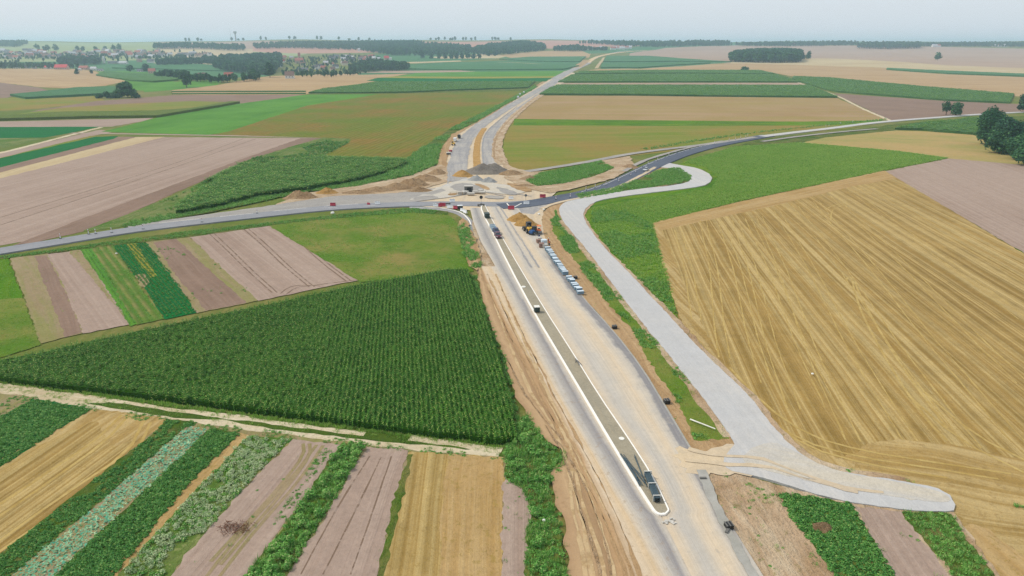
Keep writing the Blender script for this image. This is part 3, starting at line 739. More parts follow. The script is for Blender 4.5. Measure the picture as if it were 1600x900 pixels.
sheet('field', [(-400, 410), (-300, 372), (0, 279), (256, 214.5), (505, 216), (455, 229), (385, 251), (300, 290), (200, 335), (130, 362), (0, 384), (-400, 445)], M['lilac'], d=BD)
sheet('field', [(20, 384), (120, 345), (260, 293), (380, 248), (470, 216.2), (505, 216), (455, 229), (385, 251), (300, 290), (200, 335), (130, 362), (60, 378)], M['brownsoil'], d=BD)
tracks('wheel_track', [[(0, 352), (130, 310), (260, 266), (400, 217)], [(0, 340), (140, 298), (300, 247), (380, 217)]], .6, M['tyre'])
ribbon('path', [(-300, 243), (-60, 249), (0, 240), (80, 219), (158, 199)], 3.4, M['track'], jit=.4)
ribbon('path', [(110, 208), (180, 209), (330, 211.5), (500, 215), (548, 216)], 4.5, M['lilac_tram'], jit=.5)
# bright green, olive and wedge fields
sheet('field', [(158, 206), (200, 196), (245, 184), (300, 173), (375, 162), (420, 156), (475, 148), (560, 147), (605, 146), (480, 165), (355, 207), (325, 211)], M['green'], d=((330, 208), (600, 146)))
OD = ((505, 244), (790, 141))
sheet('field', [(330, 210.5), (355, 206), (480, 165), (600, 146), (800, 139), (822, 142), (765, 172), (702, 202), (655, 235), (640, 252), (560, 248), (500, 244), (548, 217)], M['olive'], d=((560, 246), (720, 180)))
sheet('field', [(505, 215), (548, 217), (546, 223), (505, 244), (430, 262), (330, 292), (300, 292), (385, 251), (455, 229)], M['mixweed'], d=((330, 290), (500, 222)))
sheet('verge', [(130, 361), (200, 335), (320, 285), (345, 290), (280, 336), (200, 353), (140, 362)], M['mixweed'], d=((140, 358), (320, 288)))
CD = ((285, 330), (640, 262))
corn_a = [(276, 337), (284, 323), (335, 291), (430, 257), (500, 249), (630, 253), (635, 259), (602, 272), (560, 284), (480, 299), (400, 309), (340, 325)]
corn(corn_a, 'cornunder', 2.4, CD, .55, 'maize field on the left bank of the side road, above the dirt heaps')
corn([(326, 286), (375, 262), (400, 259), (412, 262), (352, 288)], 'cornunder', 2.0, CD, .5, 'small maize plot beside the brown soil field')
for (a, b, lb) in (((150, 222), (260, 193), None),): pass

# ---- middle distance, north --------------------------------------------
ND = ((600, 122), (850, 120))
sheet('field', [(560, 114), (620, 104), (700, 98), (800, 94), (912, 94), (912, 104), (882, 114), (640, 115), (560, 117)], M['cornteal'], d=ND)
corn([(600, 104), (700, 98.5), (760, 97.5), (905, 103.5), (880, 109), (720, 110), (640, 108.5), (560, 109.5)], 'cornteal', 2.2, ND, label='broad teal maize field left of the far stretch of new road')
sheet('field', [(560, 113.5), (600, 110.5), (720, 110), (745, 112), (640, 114)], M['purple'], d=ND)
sheet('field', [(600, 99), (640, 97), (720, 94.5), (722, 96), (640, 99)], M['tanpale'], d=ND)
corn([(780, 93), (830, 89.5), (916, 89), (905, 97), (860, 97)], 'cornteal', 2.2, ND, label='teal maize patch near the far bend of the new road')
ribbon('path', [(740, 97.5), (800, 97), (860, 101), (908, 105)], 9, M['tanpale'], jit=.5)
ribbon('path', [(770, 99), (850, 103.5), (898, 107)], 7, M['tan'], jit=.5)
sheet('field', [(618, 119.5), (650, 114), (740, 112), (885, 111), (872, 119.5)], M['green'], d=ND)
sheet('field', [(592, 121.5), (618, 119.3), (874, 119), (868, 122)], M['yellowcrop'], d=ND)
sheet('field', [(572, 126), (592, 121.5), (866, 121.6), (850, 127.5), (600, 128)], M['dkgreen'], d=ND)
sheet('field', [(478, 148), (500, 141), (600, 127), (850, 127), (828, 142), (600, 147)], M['verge'], d=ND)
corn([(482, 146), (505, 140), (600, 128.5), (836, 128), (824, 138), (700, 142), (640, 145), (560, 146)], 'cornfar', 2.3, ND, .05, 'maize field with a dark southern edge between the tan hill and the new road')
sheet('field', [(938, 108), (948, 87), (1015, 87), (1145, 97), (1100, 101), (1000, 107)], M['cornteal'], d=ND)
corn([(942, 97), (948, 89), (1010, 88), (1142, 97), (1050, 96.5)], 'cornteal', 2.2, ND, label='upper teal maize strip right of the far road bend')
corn([(938, 106.5), (941, 99), (1040, 98), (1110, 99), (1060, 102), (1000, 106.5)], 'cornteal', 2.2, ND, label='lower teal maize strip right of the far road bend')
sheet('field', [(850, 149), (890, 113), (1190, 109.5), (1225, 118), (1310, 152)], M['verge'], d=ND)
corn([(898, 116), (908, 112), (1188, 110.5), (1210, 116)], 'cornfar', 2.4, ND, .04, label='northernmost of the three maize strips right of the new road')
corn([(872, 129), (893, 117.5), (1212, 117), (1250, 129)], 'cornfar', 2.4, ND, .05, label='middle of the three maize strips right of the new road')
sheet('field', [(872, 133.5), (880, 130), (1250, 129.5), (1264, 134)], M['purple'], d=ND)
sheet('field', [(878, 133.3), (881, 132), (1020, 131.7), (1022, 132.9)], M['tanpale'], d=ND)
corn([(843, 148.5), (858, 139), (872, 134), (1265, 134.5), (1308, 153), (1100, 151), (980, 149)], 'cornfar', 2.5, ND, .06, label='southernmost of the three maize strips right of the new road, along the pinkish stubble')
sheet('field', [(803, 187), (842, 149.5), (980, 150), (1308, 153.5), (1390, 188), (1250, 191)], M['pink'], d=((850, 170), (1300, 171)))
sheet('field', [(784, 250), (788, 205), (803, 186), (1000, 188), (1250, 190), (1395, 188), (1320, 202), (1180, 213), (1080, 233), (980, 245), (830, 272), (800, 262)], M['olive2'], d=((800, 220), (1200, 213)))
sheet('field', [(803, 196), (803, 186), (1000, 188), (1250, 190.5), (1395, 188), (1330, 196), (1000, 197)], M['grass'], d=((800, 190), (1200, 190)))
# right, beyond the road
sheet('field', [(1303, 146), (1480, 158), (1590, 163), (1700, 164), (1700, 178), (1590, 176), (1462, 183), (1392, 189)], M['brownsoil'], d=((1310, 150), (1560, 165)))
corn([(1238, 124), (1240, 120), (1300, 122.5), (1440, 136), (1584, 148), (1578, 162), (1480, 158), (1310, 144.5), (1290, 141)], 'cornfar', 2.4, ((1240, 122), (1580, 155)), .05, 'long diagonal maize field behind the brown soil at right')
ribbon('path', [(1247, 129), (1275, 138), (1310, 150), (1345, 169), (1392, 189)], 3.0, M['track'], jit=.4)
corn([(1386, 107.6), (1500, 113), (1700, 121), (1700, 124), (1480, 116), (1385, 109.2)], 'cornteal', 2.6, ND, label='thin maize strip across the pale stubble at far right')
sheet('field', [(1150, 228), (1200, 215), (1320, 205), (1400, 194), (1530, 184), (1700, 178), (1700, 225), (1530, 212), (1440, 205), (1290, 222), (1240, 228)], M['verge'], d=ND)
corn([(1398, 203), (1430, 195), (1520, 186.5), (1545, 187), (1545, 212), (1520, 211), (1440, 204)], 'cornfar', 2.2, ND, .08, 'light green maize wedge left of the dark round trees')
sheet('field', [(1236, 227), (1290, 215), (1400, 204), (1440, 205), (1520, 211), (1580, 235), (1700, 262), (1700, 275), (1600, 259), (1480, 248), (1400, 238)], M['tangreen'], d=((1240, 226), (1550, 240)))
sheet('field', [(1330, 222), (1420, 213), (1500, 216), (1560, 240), (1500, 238), (1400, 226)], M['tangreen'], d=((1240, 226), (1550, 240)), jit=2)
# meadow wedge
GD = ((1020, 340), (1480, 246))
meadow = [(905, 322), (960, 308), (1060, 295), (1105, 290), (1116, 279), (1100, 266), (1058, 258), (1075, 250), (1150, 229), (1250, 223), (1400, 236), (1482, 247), (1385, 266), (1300, 284), (1150, 316), (1020, 349), (1030, 400), (1045, 440), (1058, 500), (1000, 455), (935, 385), (895, 345)]
sheet('meadow', meadow, M['grass'], d=GD)
sheet('field', [(1382, 268), (1482, 248), (1600, 258), (2400, 330), (2600, 890), (1800, 504), (1700, 452), (1600, 396)], M['lilac'], d=((1385, 270), (1600, 385)))
# ---- the big stubble field ---------------------------------------------
SD = ((1385, 282), (1600, 396))
SD = ((1325, 432), (1525, 617))
sheet('field', [(1018, 349), (1150, 317), (1382, 267), (1600, 397), (1800, 505), (2600, 900), (2600, 1300), (1600, 1300), (1495, 800), (1420, 756), (1290, 735), (1200, 690), (1130, 590), (1060, 498)], M['stubble'], d=SD, label=None)
sheet('field_margin', [(1018, 349), (1150, 317), (1382, 267), (1400, 279), (1330, 292), (1200, 324), (1040, 359), (1024, 362)], M['margin'], d=((1020, 352), (1380, 272)))
sheet('field_margin', [(1018, 349), (1034, 358), (1062, 430), (1110, 540), (1190, 640), (1240, 690), (1330, 725), (1480, 755), (1560, 775), (1600, 800), (1495, 800), (1420, 757), (1290, 736), (1200, 695), (1120, 590), (1058, 500)], M['stubble2'], d=((1120, 560), (1240, 700)), smooth=1)
sheet('field_margin', [(1300, 728), (1360, 690), (1460, 690), (1600, 720), (1750, 760), (1800, 900), (1560, 900), (1485, 803), (1480, 770)], M['stubble2'], d=((1300, 720), (1600, 770)), smooth=1, jit=1.2)
sheet('field_margin', [(1490, 835), (1530, 815), (1600, 870), (1700, 1000), (1580, 1000)], M['margin'], d=((1490, 800), (1600, 900)), smooth=1, jit=.8)
fan = []
for (a, b) in (((1100, 345), (1135, 560)), ((1150, 345), (1240, 640)), ((1187, 338), (1330, 690)), ((1215, 330), (1420, 690)), ((1243, 322), (1520, 700)), ((1275, 315), (1590, 690)), ((1300, 305), (1600, 600)), ((1330, 298), (1600, 500)), ((1355, 290), (1600, 440)), ((1060, 360), (1090, 500)), ((1130, 352), (1200, 600)), ((1170, 342), (1300, 640))):
    A, B = P(*a), P(*b); q = []
    for k in range(15):
        t = k / 14; x, y = A[0] + (B[0] - A[0]) * t, A[1] + (B[1] - A[1]) * t
        q.append((x + .8 * vnoise(x, y, .02, 3), y))
    fan.append(q)
for off in (-1.0, 1.0):
    VV, FF, UU = [], [], []
    for q in fan:
        V_, F_, U_ = ribbon_geo(offset_line(q, off), .26, .02 + LAYER[0] * .0014 + .004, .12, 1.5); b = len(VV); VV += V_; UU += U_; FF += [[i + b for i in f] for f in F_]
    me = bpy.data.meshes.new('wheel_track'); me.from_pydata(VV, [], FF); l = me.uv_layers.new(name='UVMap'); l.data.foreach_set('uv', np.array([UU[v] for f in FF for v in f], dtype=np.float32).ravel())
    tag(link('wheel_track', me, M['tyrepale']), kind='structure'); LAYER[0] += 2
tracks('wheel_track', [[(1322, 440), (1325, 432), (1331, 436), (1336, 460), (1350, 500), (1400, 590), (1450, 660), (1480, 690)], [(1333, 442), (1335, 437), (1340, 455), (1375, 520), (1420, 590), (1480, 670)],
   [(1290, 328), (1300, 322), (1318, 318)], [(1298, 345), (1299, 330), (1310, 323), (1330, 320)], [(1130, 585), (1180, 640), (1250, 690), (1340, 715), (1440, 730), (1560, 750)], [(1140, 575), (1195, 635), (1265, 683), (1350, 706), (1450, 722), (1580, 742)],
   [(1200, 655), (1260, 700), (1360, 728), (1480, 748)], [(1420, 620), (1500, 690), (1600, 740)], [(1440, 610), (1520, 680), (1620, 730)]], .45, M['tyrepale'])

# ---- left middle plots (between side road and maize) ------------------------
PD = ((78, 398), (185, 515))
sheet('field', [(-200, 440), (-100, 418), (0, 404), (12, 403), (30, 450), (64, 540), (0, 560), (-200, 600)], M['grass2'], d=((0, 410), (50, 540)))
sheet('field', [(-200, 445), (-100, 420), (0, 404), (12, 403), (30, 450), (36, 466), (-20, 470), (-200, 490)], M['grass'], d=((0, 410), (50, 540)))
sheet('field', [(14, 403), (75, 396), (100, 430), (150, 510), (128, 522), (64, 538), (34, 455)], M['weedsoil'], d=((20, 405), (75, 530)))
sheet('field', [(54, 401), (72, 399), (90, 430), (130, 520), (102, 528), (76, 460)], M['brownsoil'], d=((60, 401), (110, 524)))
sheet('field', [(74, 398), (108, 394), (125, 391), (170, 450), (207, 507), (130, 522), (92, 430)], M['lilac'], d=((90, 397), (170, 512)))
sheet('field', [(108, 393), (124, 391), (150, 425), (170, 460), (190, 490), (206, 508), (165, 462)], M['weedsoil'], d=((110, 393), (190, 500)))
sheet('field', [(124, 390), (144, 388), (170, 430), (214, 507), (204, 511), (160, 440)], M['green'], d=((130, 390), (208, 508)))
sheet('field', [(144, 388), (176, 384), (225, 455), (258, 499), (213, 509)], M['rowgreen'], d=((150, 388), (236, 503)))
sheet('field', [(176, 384), (203, 381), (230, 380), (262, 420), (310, 489), (258, 500), (225, 450)], M['dkgreen'], d=((185, 383), (285, 492)))
sheet('field', [(198, 381), (212, 381), (228, 405), (245, 432), (236, 435), (215, 410)], M['yellowcrop'], d=((200, 381), (240, 433)))
sheet('field', [(212, 430), (226, 428), (234, 442), (226, 450), (220, 448)], M['weedsoil'], d=((200, 381), (240, 433)))
sheet('field', [(228, 379), (296, 370), (350, 420), (406, 470), (308, 490), (262, 425)], M['weedsoil'], d=((235, 380), (330, 482)))
sheet('field', [(240, 380), (275, 373), (330, 425), (385, 474), (322, 486), (270, 425)], M['brownsoil'], d=((245, 379), (345, 480)))
sheet('field', [(296, 370), (350, 358), (416, 350), (480, 390), (564, 438), (404, 471), (350, 422)], M['lilac'], d=((356, 360), (480, 455)))
tw = []
for s in (0, 1, 2):
    for o in (0, 8):
        x0 = 325 + s * 52 + o; tw.append([(x0 + s * 3, 364 - s * 6), (x0 + 26 + s * 6, 388 - s * 5), (x0 + 62 + s * 6, 424 - s * 6), (x0 + 100 + s * 6, 458 - s * 9)])
tracks('wheel_track', tw, .4, M['tyre'])
tracks('wheel_track', [[(438, 460), (450, 450), (470, 446), (500, 448)], [(446, 462), (462, 450), (480, 448), (560, 438)]], .4, M['tyre'])
sheet('field', [(414, 350), (460, 340), (560, 334), (640, 329), (700, 336), (722, 356), (735, 385), (740, 425), (690, 430), (562, 442), (480, 390)], M['grass2'], d=((520, 340), (640, 425)))
sheet('verge', [(-300, 455), (0, 401), (100, 388), (180, 377), (300, 361), (440, 346), (560, 332), (640, 326), (700, 331), (700, 337), (640, 333), (560, 339), (460, 348), (300, 371), (180, 384), (0, 406), (-300, 462)], M['verge'], d=((100, 388), (400, 345)))
# ---- foreground left -------------------------------------------------------
sheet('field', [(-400, 640), (0, 612), (200, 642), (400, 670), (600, 690), (790, 712), (800, 1000), (-600, 1000)], M['weedsoil'], d=((200, 660), (100, 800)))
corn_big = [(-260, 640), (-140, 605), (0, 573), (200, 529), (400, 487), (560, 452), (700, 427), (732, 427), (745, 468), (780, 560), (800, 640), (806, 692), (780, 697), (600, 675), (300, 634), (0, 600), (-260, 600)]
corn_big = [(-420, 655), (-200, 618), (0, 573), (200, 529), (400, 487), (560, 452), (700, 427), (732, 427), (745, 468), (780, 560), (800, 640), (806, 692), (780, 697), (600, 675), (300, 634), (0, 597), (-200, 578), (-300, 610)]
corn_big = [(-60, 588), (0, 573), (200, 529), (400, 487), (560, 452), (700, 427), (732, 427), (745, 468), (780, 560), (800, 640), (806, 692), (780, 697), (600, 675), (300, 634), (0, 598)]
o = slab('corn_field', corn_big, M['cornunder'], 1.1, ((728, 430), (803, 680)), jit=.3, label='large dark green maize field in the left foreground, beside the new road')
RD = ((733, 440), (803, 680))
_poly = PL(corn_big); _a, _b = P(*RD[0]), P(*RD[1]); _dd = (_b[0] - _a[0], _b[1] - _a[1])
_p = rows_in(_poly, _dd, .74, .5); _L = math.hypot(*_dd)
_u = -((_p[:, 0] - _a[0]) * _dd[1] - (_p[:, 1] - _a[1]) * _dd[0]) / _L
_dist = np.abs(_u); _am = np.clip((_dist - 22) / 30, 0, 1)
_p = _p + rng.normal(0, .34, _p.shape) * _am[:, None]; _p = _p[inside(_p, _poly)]; _am = np.clip((np.abs(((_p[:, 0] - _a[0]) * _dd[1] - (_p[:, 1] - _a[1]) * _dd[0]) / _L) - 22) / 30, 0, 1)
scatter('corn_plants', 'corn', _p, math.atan2(_dd[1], _dd[0]) - math.pi / 2 + rng.normal(0, 1.2, len(_p)) * _am, rng.uniform(.6, .84, (len(_p), 1)) * np.array([[1.2, 1.2, 1.0]]), o)
# dirt track below the maize
sheet('path', [(-200, 590), (0, 598), (200, 627), (400, 655), (600, 679), (785, 703), (788, 716), (600, 693), (400, 671), (200, 646), (0, 614), (-200, 606)], M['trackgreen'], d=((0, 603), (600, 685)))
sheet('path', [(-200, 590), (0, 600), (60, 608), (130, 620), (170, 630), (120, 632), (0, 615), (-200, 606)], M['track'], d=((0, 603), (600, 685)), jit=.6)
tracks('cart_track', [[(-100, 598), (0, 603), (120, 619), (240, 637), (420, 661), (570, 680)], [(640, 686), (700, 694), (785, 704)], ], 1.1, M['track'], jit=.5)
tracks('cart_track', [[(-100, 606), (0, 613), (110, 632), (230, 650), (400, 671), (500, 684), (640, 700), (780, 711)]], 1.2, M['track'], jit=.55)
# plots
sheet('field', [(-300, 640), (0, 616), (56, 622), (0, 662), (-300, 800)], M['weedsoil'], d=((60, 625), (-60, 700)))
sheet('field', [(-300, 800), (0, 655), (52, 625), (90, 630), (142, 641), (60, 695), (0, 734), (-300, 900)], M['dkgreen'], d=((100, 632), (0, 710)))
ST = ((200, 650), (0, 790))
sheet('field', [(-300, 920), (0, 732), (142, 641), (200, 646), (262, 656), (225, 690), (100, 790), (0, 870), (-300, 1050)], M['stubble'], d=ST)
sheet('field', [(0, 720), (90, 672), (150, 640), (262, 656), (235, 680), (180, 700), (150, 660)], M['stubble2'], d=ST, jit=1)
tracks('wheel_track', [[(190, 650), (150, 690), (60, 750), (-60, 830)], [(200, 652), (165, 692), (70, 760), (-60, 850)], [(225, 660), (200, 710), (100, 775), (-60, 890)], [(236, 662), (212, 715), (115, 785), (-60, 905)]], .5, M['tyrepale'])
sheet('field', [(-300, 1100), (0, 868), (130, 765), (240, 678), (262, 656), (310, 662), (292, 668), (160, 785), (20, 900), (-160, 1050)], M['verge'], d=((290, 665), (20, 880)))
sheet('field', [(-60, 960), (20, 900), (160, 785), (292, 668), (330, 672), (300, 702), (200, 795), (90, 900), (0, 985)], M['weedsoil'], d=((310, 672), (60, 900)))
sheet('field', [(-20, 1000), (90, 900), (200, 795), (330, 671), (375, 679), (300, 755), (180, 900), (90, 1000)], M['trackgreen'], d=((350, 676), (130, 900)))
sheet('field', [(90, 1000), (180, 890), (300, 752), (376, 678), (392, 682), (300, 780), (200, 900), (120, 1000)], M['margin'], d=((380, 682), (190, 900)))
sheet('field', [(110, 1000), (195, 890), (290, 785), (390, 682), (458, 687), (400, 745), (285, 880), (200, 1000)], M['mixweed'], d=((420, 686), (240, 900)))
sheet('field', [(190, 1000), (285, 878), (400, 745), (458, 688), (536, 696), (470, 790), (385, 900), (320, 1000)], M['lilac'], d=((490, 692), (320, 900)))
sheet('field', [(320, 1000), (385, 900), (470, 790), (534, 694), (575, 696), (520, 790), (450, 900), (390, 1000)], M['verge'], d=((550, 696), (415, 900)))
sheet('field', [(390, 1000), (450, 900), (520, 790), (572, 700), (638, 706), (618, 780), (590, 900), (570, 1000)], M['lilac'], d=((605, 702), (525, 900)))
tracks('wheel_track', [[(578, 715), (530, 790), (470, 900)], [(596, 716), (556, 800), (505, 900)], [(612, 715), (590, 780), (548, 900)]], .2, M['tyre'])
tracks('wheel_track', [[(505, 698), (470, 750), (400, 830), (330, 920)], [(495, 697), (455, 750), (385, 825), (310, 920)], [(474, 695), (475, 712), (440, 760), (330, 880)], [(484, 695), (485, 712), (452, 760), (345, 885)]], .5, M['weedsoil'])
sheet('field', [(566, 1000), (590, 900), (618, 780), (640, 707), (700, 712), (786, 717), (786, 800), (783, 1000)], M['stubble'], d=((690, 715), (670, 900)))
sheet('field', [(700, 712), (786, 717), (786, 800), (783, 1000), (680, 1000), (690, 800)], M['margin'], d=((690, 715), (670, 900)))
sheet('field', [(566, 1000), (590, 900), (618, 780), (638, 712), (646, 712), (628, 780), (600, 900), (585, 1000)], M['verge'], d=((640, 712), (590, 900)), jit=.5)
sheet('field', [(786, 745), (830, 755), (840, 800), (850, 1000), (784, 1000)], M['lilac_tram'], d=((800, 760), (800, 900)))
ve = [(790, 700), (802, 670), (812, 655), (826, 650), (850, 690), (888, 715), (868, 745), (855, 765), (872, 830), (885, 900), (890, 1000), (818, 1000), (822, 850), (828, 790), (815, 765), (790, 750)]
sheet('verge', ve, M['verge'], d=((810, 700), (850, 900)), jit=.6)
sheet('field', [(786, 755), (815, 765), (826, 790), (822, 850), (815, 1000), (784, 1000)], M['lilac'], d=((800, 760), (800, 900)))

# ---- foreground right ------------------------------------------------------
sheet('ground_patch', [(1085, 735), (1150, 742), (1300, 783), (1490, 803), (1560, 900), (1620, 1000), (1190, 1000)], M['dirt2'], d=((1100, 745), (1200, 900)))
sheet('field', [(1335, 793), (1412, 802), (1480, 900), (1530, 1000), (1440, 1000), (1395, 900)], M['lilac'], d=((1370, 800), (1440, 900)))
z1 = [(1216, 774), (1262, 779), (1330, 790), (1342, 812), (1395, 900), (1430, 1000), (1340, 1000), (1300, 895), (1268, 850), (1238, 812)]
sheet('meadow', z1, M['verge'], d=((1230, 780), (1330, 900)), jit=.7)
z4 = [(1408, 802), (1486, 806), (1508, 845), (1555, 905), (1600, 1000), (1540, 1000), (1490, 905), (1440, 840)]
sheet('meadow', z4, M['verge'], d=((1430, 805), (1520, 900)), jit=.6)
z2 = [(1128, 742), (1150, 744), (1165, 765), (1178, 785), (1142, 798), (1135, 770)]
sheet('meadow', z2, M['dirt2'], d=((1130, 745), (1160, 795)), jit=.8)

# ---- strip between the new road and the service road -------------------------
strip = [(846, 335), (872, 312), (905, 300), (960, 293), (1030, 262), (1070, 262), (1085, 283), (1000, 298), (920, 310), (885, 320), (878, 340), (905, 380), (960, 450), (1010, 515), (1060, 575), (1110, 640), (1150, 692), (1145, 715), (1085, 715), (1040, 640), (960, 520), (905, 460), (850, 385)]
sheet('bank', strip, M['dirt'], d=((860, 400), (1060, 680)), jit=.5)
gs = [(866, 345), (868, 328), (872, 345), (884, 362), (902, 385), (960, 452), (1010, 517), (1060, 577), (1110, 642), (1140, 688), (1084, 690), (1072, 655), (1045, 610), (1010, 560), (985, 512), (945, 470), (925, 438), (900, 410), (880, 385), (862, 362)]
sheet('verge', gs, M['grass2'], d=((880, 380), (1100, 680)), jit=.8)
gs2 = [(985, 505), (1000, 510), (1050, 570), (1100, 640), (1138, 686), (1086, 688), (1074, 655), (1045, 610), (1012, 560)]
sheet('verge', gs2, M['grass2'], d=((880, 380), (1100, 680)), jit=.8)
tri = [(900, 305), (960, 294), (1000, 280), (1030, 266), (1060, 263), (1080, 276), (1078, 285), (1000, 296), (940, 306), (905, 312)]
sheet('verge', tri, M['verge'], d=((900, 305), (1060, 270)))
tracks('verge_soil', [[(925, 318), (909, 332), (914, 350), (939, 385), (984, 430), (1040, 489), (1101, 555), (1162, 610), (1202, 660), (1243, 706), (1292, 733), (1352, 745), (1422, 755)]], 2.2, M['dirt2'], jit=.6)
tracks('verge_soil', [[(873, 345), (890, 364), (918, 398), (958, 452), (1008, 517), (1058, 577), (1108, 642), (1140, 685)]], 1.6, M['dirt2'], jit=.6)
# service road of crushed stone
svc = [(1028, 262), (1042, 255), (1062, 259), (1092, 264), (1114, 276), (1108, 289), (1080, 295), (1010, 303), (950, 311), (925, 318), (910, 332), (915, 350), (940, 385), (985, 430), (1040, 490), (1100, 555), (1160, 610), (1200, 660), (1240, 706), (1290, 735), (1350, 747), (1420, 757), (1480, 770), (1496, 800), (1470, 804), (1400, 799), (1300, 784), (1200, 752), (1166, 744), (1136, 738), (1128, 722), (1140, 706), (1150, 695), (1110, 640), (1060, 575), (1010, 515), (960, 450), (920, 395), (890, 360), (875, 340), (873, 325), (886, 315), (920, 308), (1000, 296), (1060, 290), (1082, 283), (1075, 272), (1050, 264)]
sheet('service_road', svc, M['gravel'], d=((900, 370), (1140, 650)), jit=.22, smooth=1, raise_=.12)
sheet('service_road', [(1200, 690), (1240, 708), (1300, 740), (1420, 760), (1478, 774), (1488, 792), (1400, 780), (1300, 765), (1190, 738), (1150, 720)], M['gravelpale'], d=((1160, 725), (1470, 785)), jit=.8, smooth=2, raise_=.14)

# ---- new dual road -----------------------------------------------------------
MD = ((800, 470), (985, 790))
sheet('building_site', [(560, 320), (640, 300), (690, 286), (695, 262), (688, 240), (706, 212), (742, 194), (792, 164), (832, 139), (872, 117), (888, 112), (900, 115), (868, 138), (828, 162), (800, 188), (784, 215), (784, 250), (800, 266), (832, 280), (870, 300), (864, 312), (846, 328), (850, 385), (880, 330), (760, 330), (640, 322)][:20] + [(846, 328), (740, 330), (640, 322)], M['sand'], d=((700, 300), (760, 200)), jit=.8)

def xat(tab, y):
    if y <= tab[0][0]: return tab[0][1]
    for (a, p), (b, q) in zip(tab, tab[1:]):
        if y <= b: return p + (q - p) * (y - a) / (b - a)
    return tab[-1][1]
def loft(name, tabs, ts, y0, y1, mat, z, step=5, jit=0):
    """surface spanned between several surveyed edge lines; UV.x is the position between them, UV.y metres along"""
    rows = []; y = y0
    while y < y1 + .1: rows.append(y); y += step
    V, UV, Fc = [], [], []; L = 0; prev = None; n = len(tabs)
    for r in rows:
        pts = [P(xat(t, r), r) for t in tabs]
        if prev: L -= math.hypot(pts[-1][0] - prev[-1][0], pts[-1][1] - prev[-1][1])
        prev = pts
        for k, p in enumerate(pts):
            e = jit * (vnoise(p[0], p[1], .4, 1) + vnoise(p[0], p[1], .1, 2)) if k == 0 else 0
            V.append((p[0] + e, p[1], z)); UV.append((ts[k], L))
    for i in range(len(rows) - 1):
        for k in range(n - 1):
            b = i * n + k; Fc.append([b, b + n, b + n + 1, b + 1])
    me = bpy.data.meshes.new(name); me.from_pydata(V, [], Fc)
    l = me.uv_layers.new(name='UVMap'); l.data.foreach_set('uv', np.array([UV[v] for f in Fc for v in f], dtype=np.float32).ravel())
    return tag(link(name, me, mat), kind='structure')
def mixmat(name, stops, width, patch=None, amp=.16, streak=.5, bump=.04, grain=.15, spc=None, spamt=.4):
    m, nt = newmat(name)
    geo = nt.new('ShaderNodeNewGeometry').outputs['Position']; uv = nt.new('ShaderNodeUVMap').outputs[0]
    sp = nt.new('ShaderNodeSeparateXYZ'); nt.l.new(uv, sp.inputs[0])
    n1 = nt.noise(geo, .09, 4, .6); n2 = nt.noise(nt.vmul(uv, (width * .55, .018, 1)), 1, 4, .62); n3 = nt.noise(geo, .5, 4, .7); n4 = nt.noise(nt.vmul(uv, (width * 1.6, .03, 1)), 1, 3, .6)
    t = nt.m('ADD', sp.outputs[0], nt.m('MULTIPLY', nt.m('SUBTRACT', nt.m('ADD', nt.m('ADD', nt.m('MULTIPLY', n1, .45), nt.m('MULTIPLY', n2, .35)), nt.m('MULTIPLY', n3, .2)), .5), amp * 2.2))
    cr = nt.new('ShaderNodeValToRGB'); nt.l.new(t, cr.inputs[0]); e = cr.color_ramp.elements
    e[0].position, e[0].color = stops[0]; e[1].position, e[1].color = stops[-1]
    for p_, c_ in stops[1:-1]: q = e.new(p_); q.color = c_
    col = cr.outputs[0]
    if patch:
        (v0, v1), t0, c_ = patch
        f = nt.m('MULTIPLY', nt.ramp(t, t0, t0 + .08), nt.m('MULTIPLY', nt.ramp(sp.outputs[1], v0, v0 + 14), nt.m('SUBTRACT', 1, nt.ramp(sp.outputs[1], v1 - 10, v1))))
        col = nt.mix(f, col, c_)
    hs = nt.new('ShaderNodeHueSaturation'); nt.l.new(col, hs.inputs['Color'])
    nt.l.new(nt.m('ADD', .93 - streak * .16, nt.m('MULTIPLY', nt.m('ADD', n4, nt.m('MULTIPLY', n2, .6)), streak * .25)), hs.inputs['Value'])
    col = hs.outputs[0]
    if spc: col = nt.mix(nt.m('MULTIPLY', nt.ramp(nt.noise(geo, 1.1, 5, .75), .54, .68), spamt), col, spc)
    h2 = nt.new('ShaderNodeHueSaturation'); nt.l.new(col, h2.inputs['Color'])
    nt.l.new(nt.m('ADD', .72, nt.m('MULTIPLY', nt.m('ADD', nt.m('MULTIPLY', nt.noise(geo, 1.8, 5, .8), .6), nt.m('MULTIPLY', nt.noise(geo, .3, 4, .7), .4)), .56)), h2.inputs['Value']); col = h2.outputs[0]
    g = nt.noise(geo, 6, 3, .8); col = nt.mix(nt.m('MULTIPLY', nt.ramp(g, .35, .7), grain), col, tuple(x * .6 for x in stops[0][1][:3]) + (1,))
    finish(nt, col, .95, nt.m('ADD', nt.m('MULTIPLY', n4, 2), n3), bump, spec=.12)
    return m
sheet('building_site', [(795, 320), (850, 318), (868, 314), (850, 330), (846, 345), (852, 385), (838, 366), (812, 330)], M['sand'], d=((700, 300), (760, 200)), jit=.4)
sheet('asphalt_patch', [(800, 330), (818, 321), (856, 314), (870, 314), (848, 326), (834, 336), (815, 334)], M['asphdust'], d=((700, 300), (760, 200)), jit=.4)
SANDC, WARM, ORNG, BRWN = G(220, 206, 186), G(228, 208, 180), G(202, 170, 130), G(176, 144, 108)
GRY, GRYL, GRYD, GRYB = G(184, 179, 174), G(204, 197, 187), G(162, 159, 158), G(144, 142, 144)
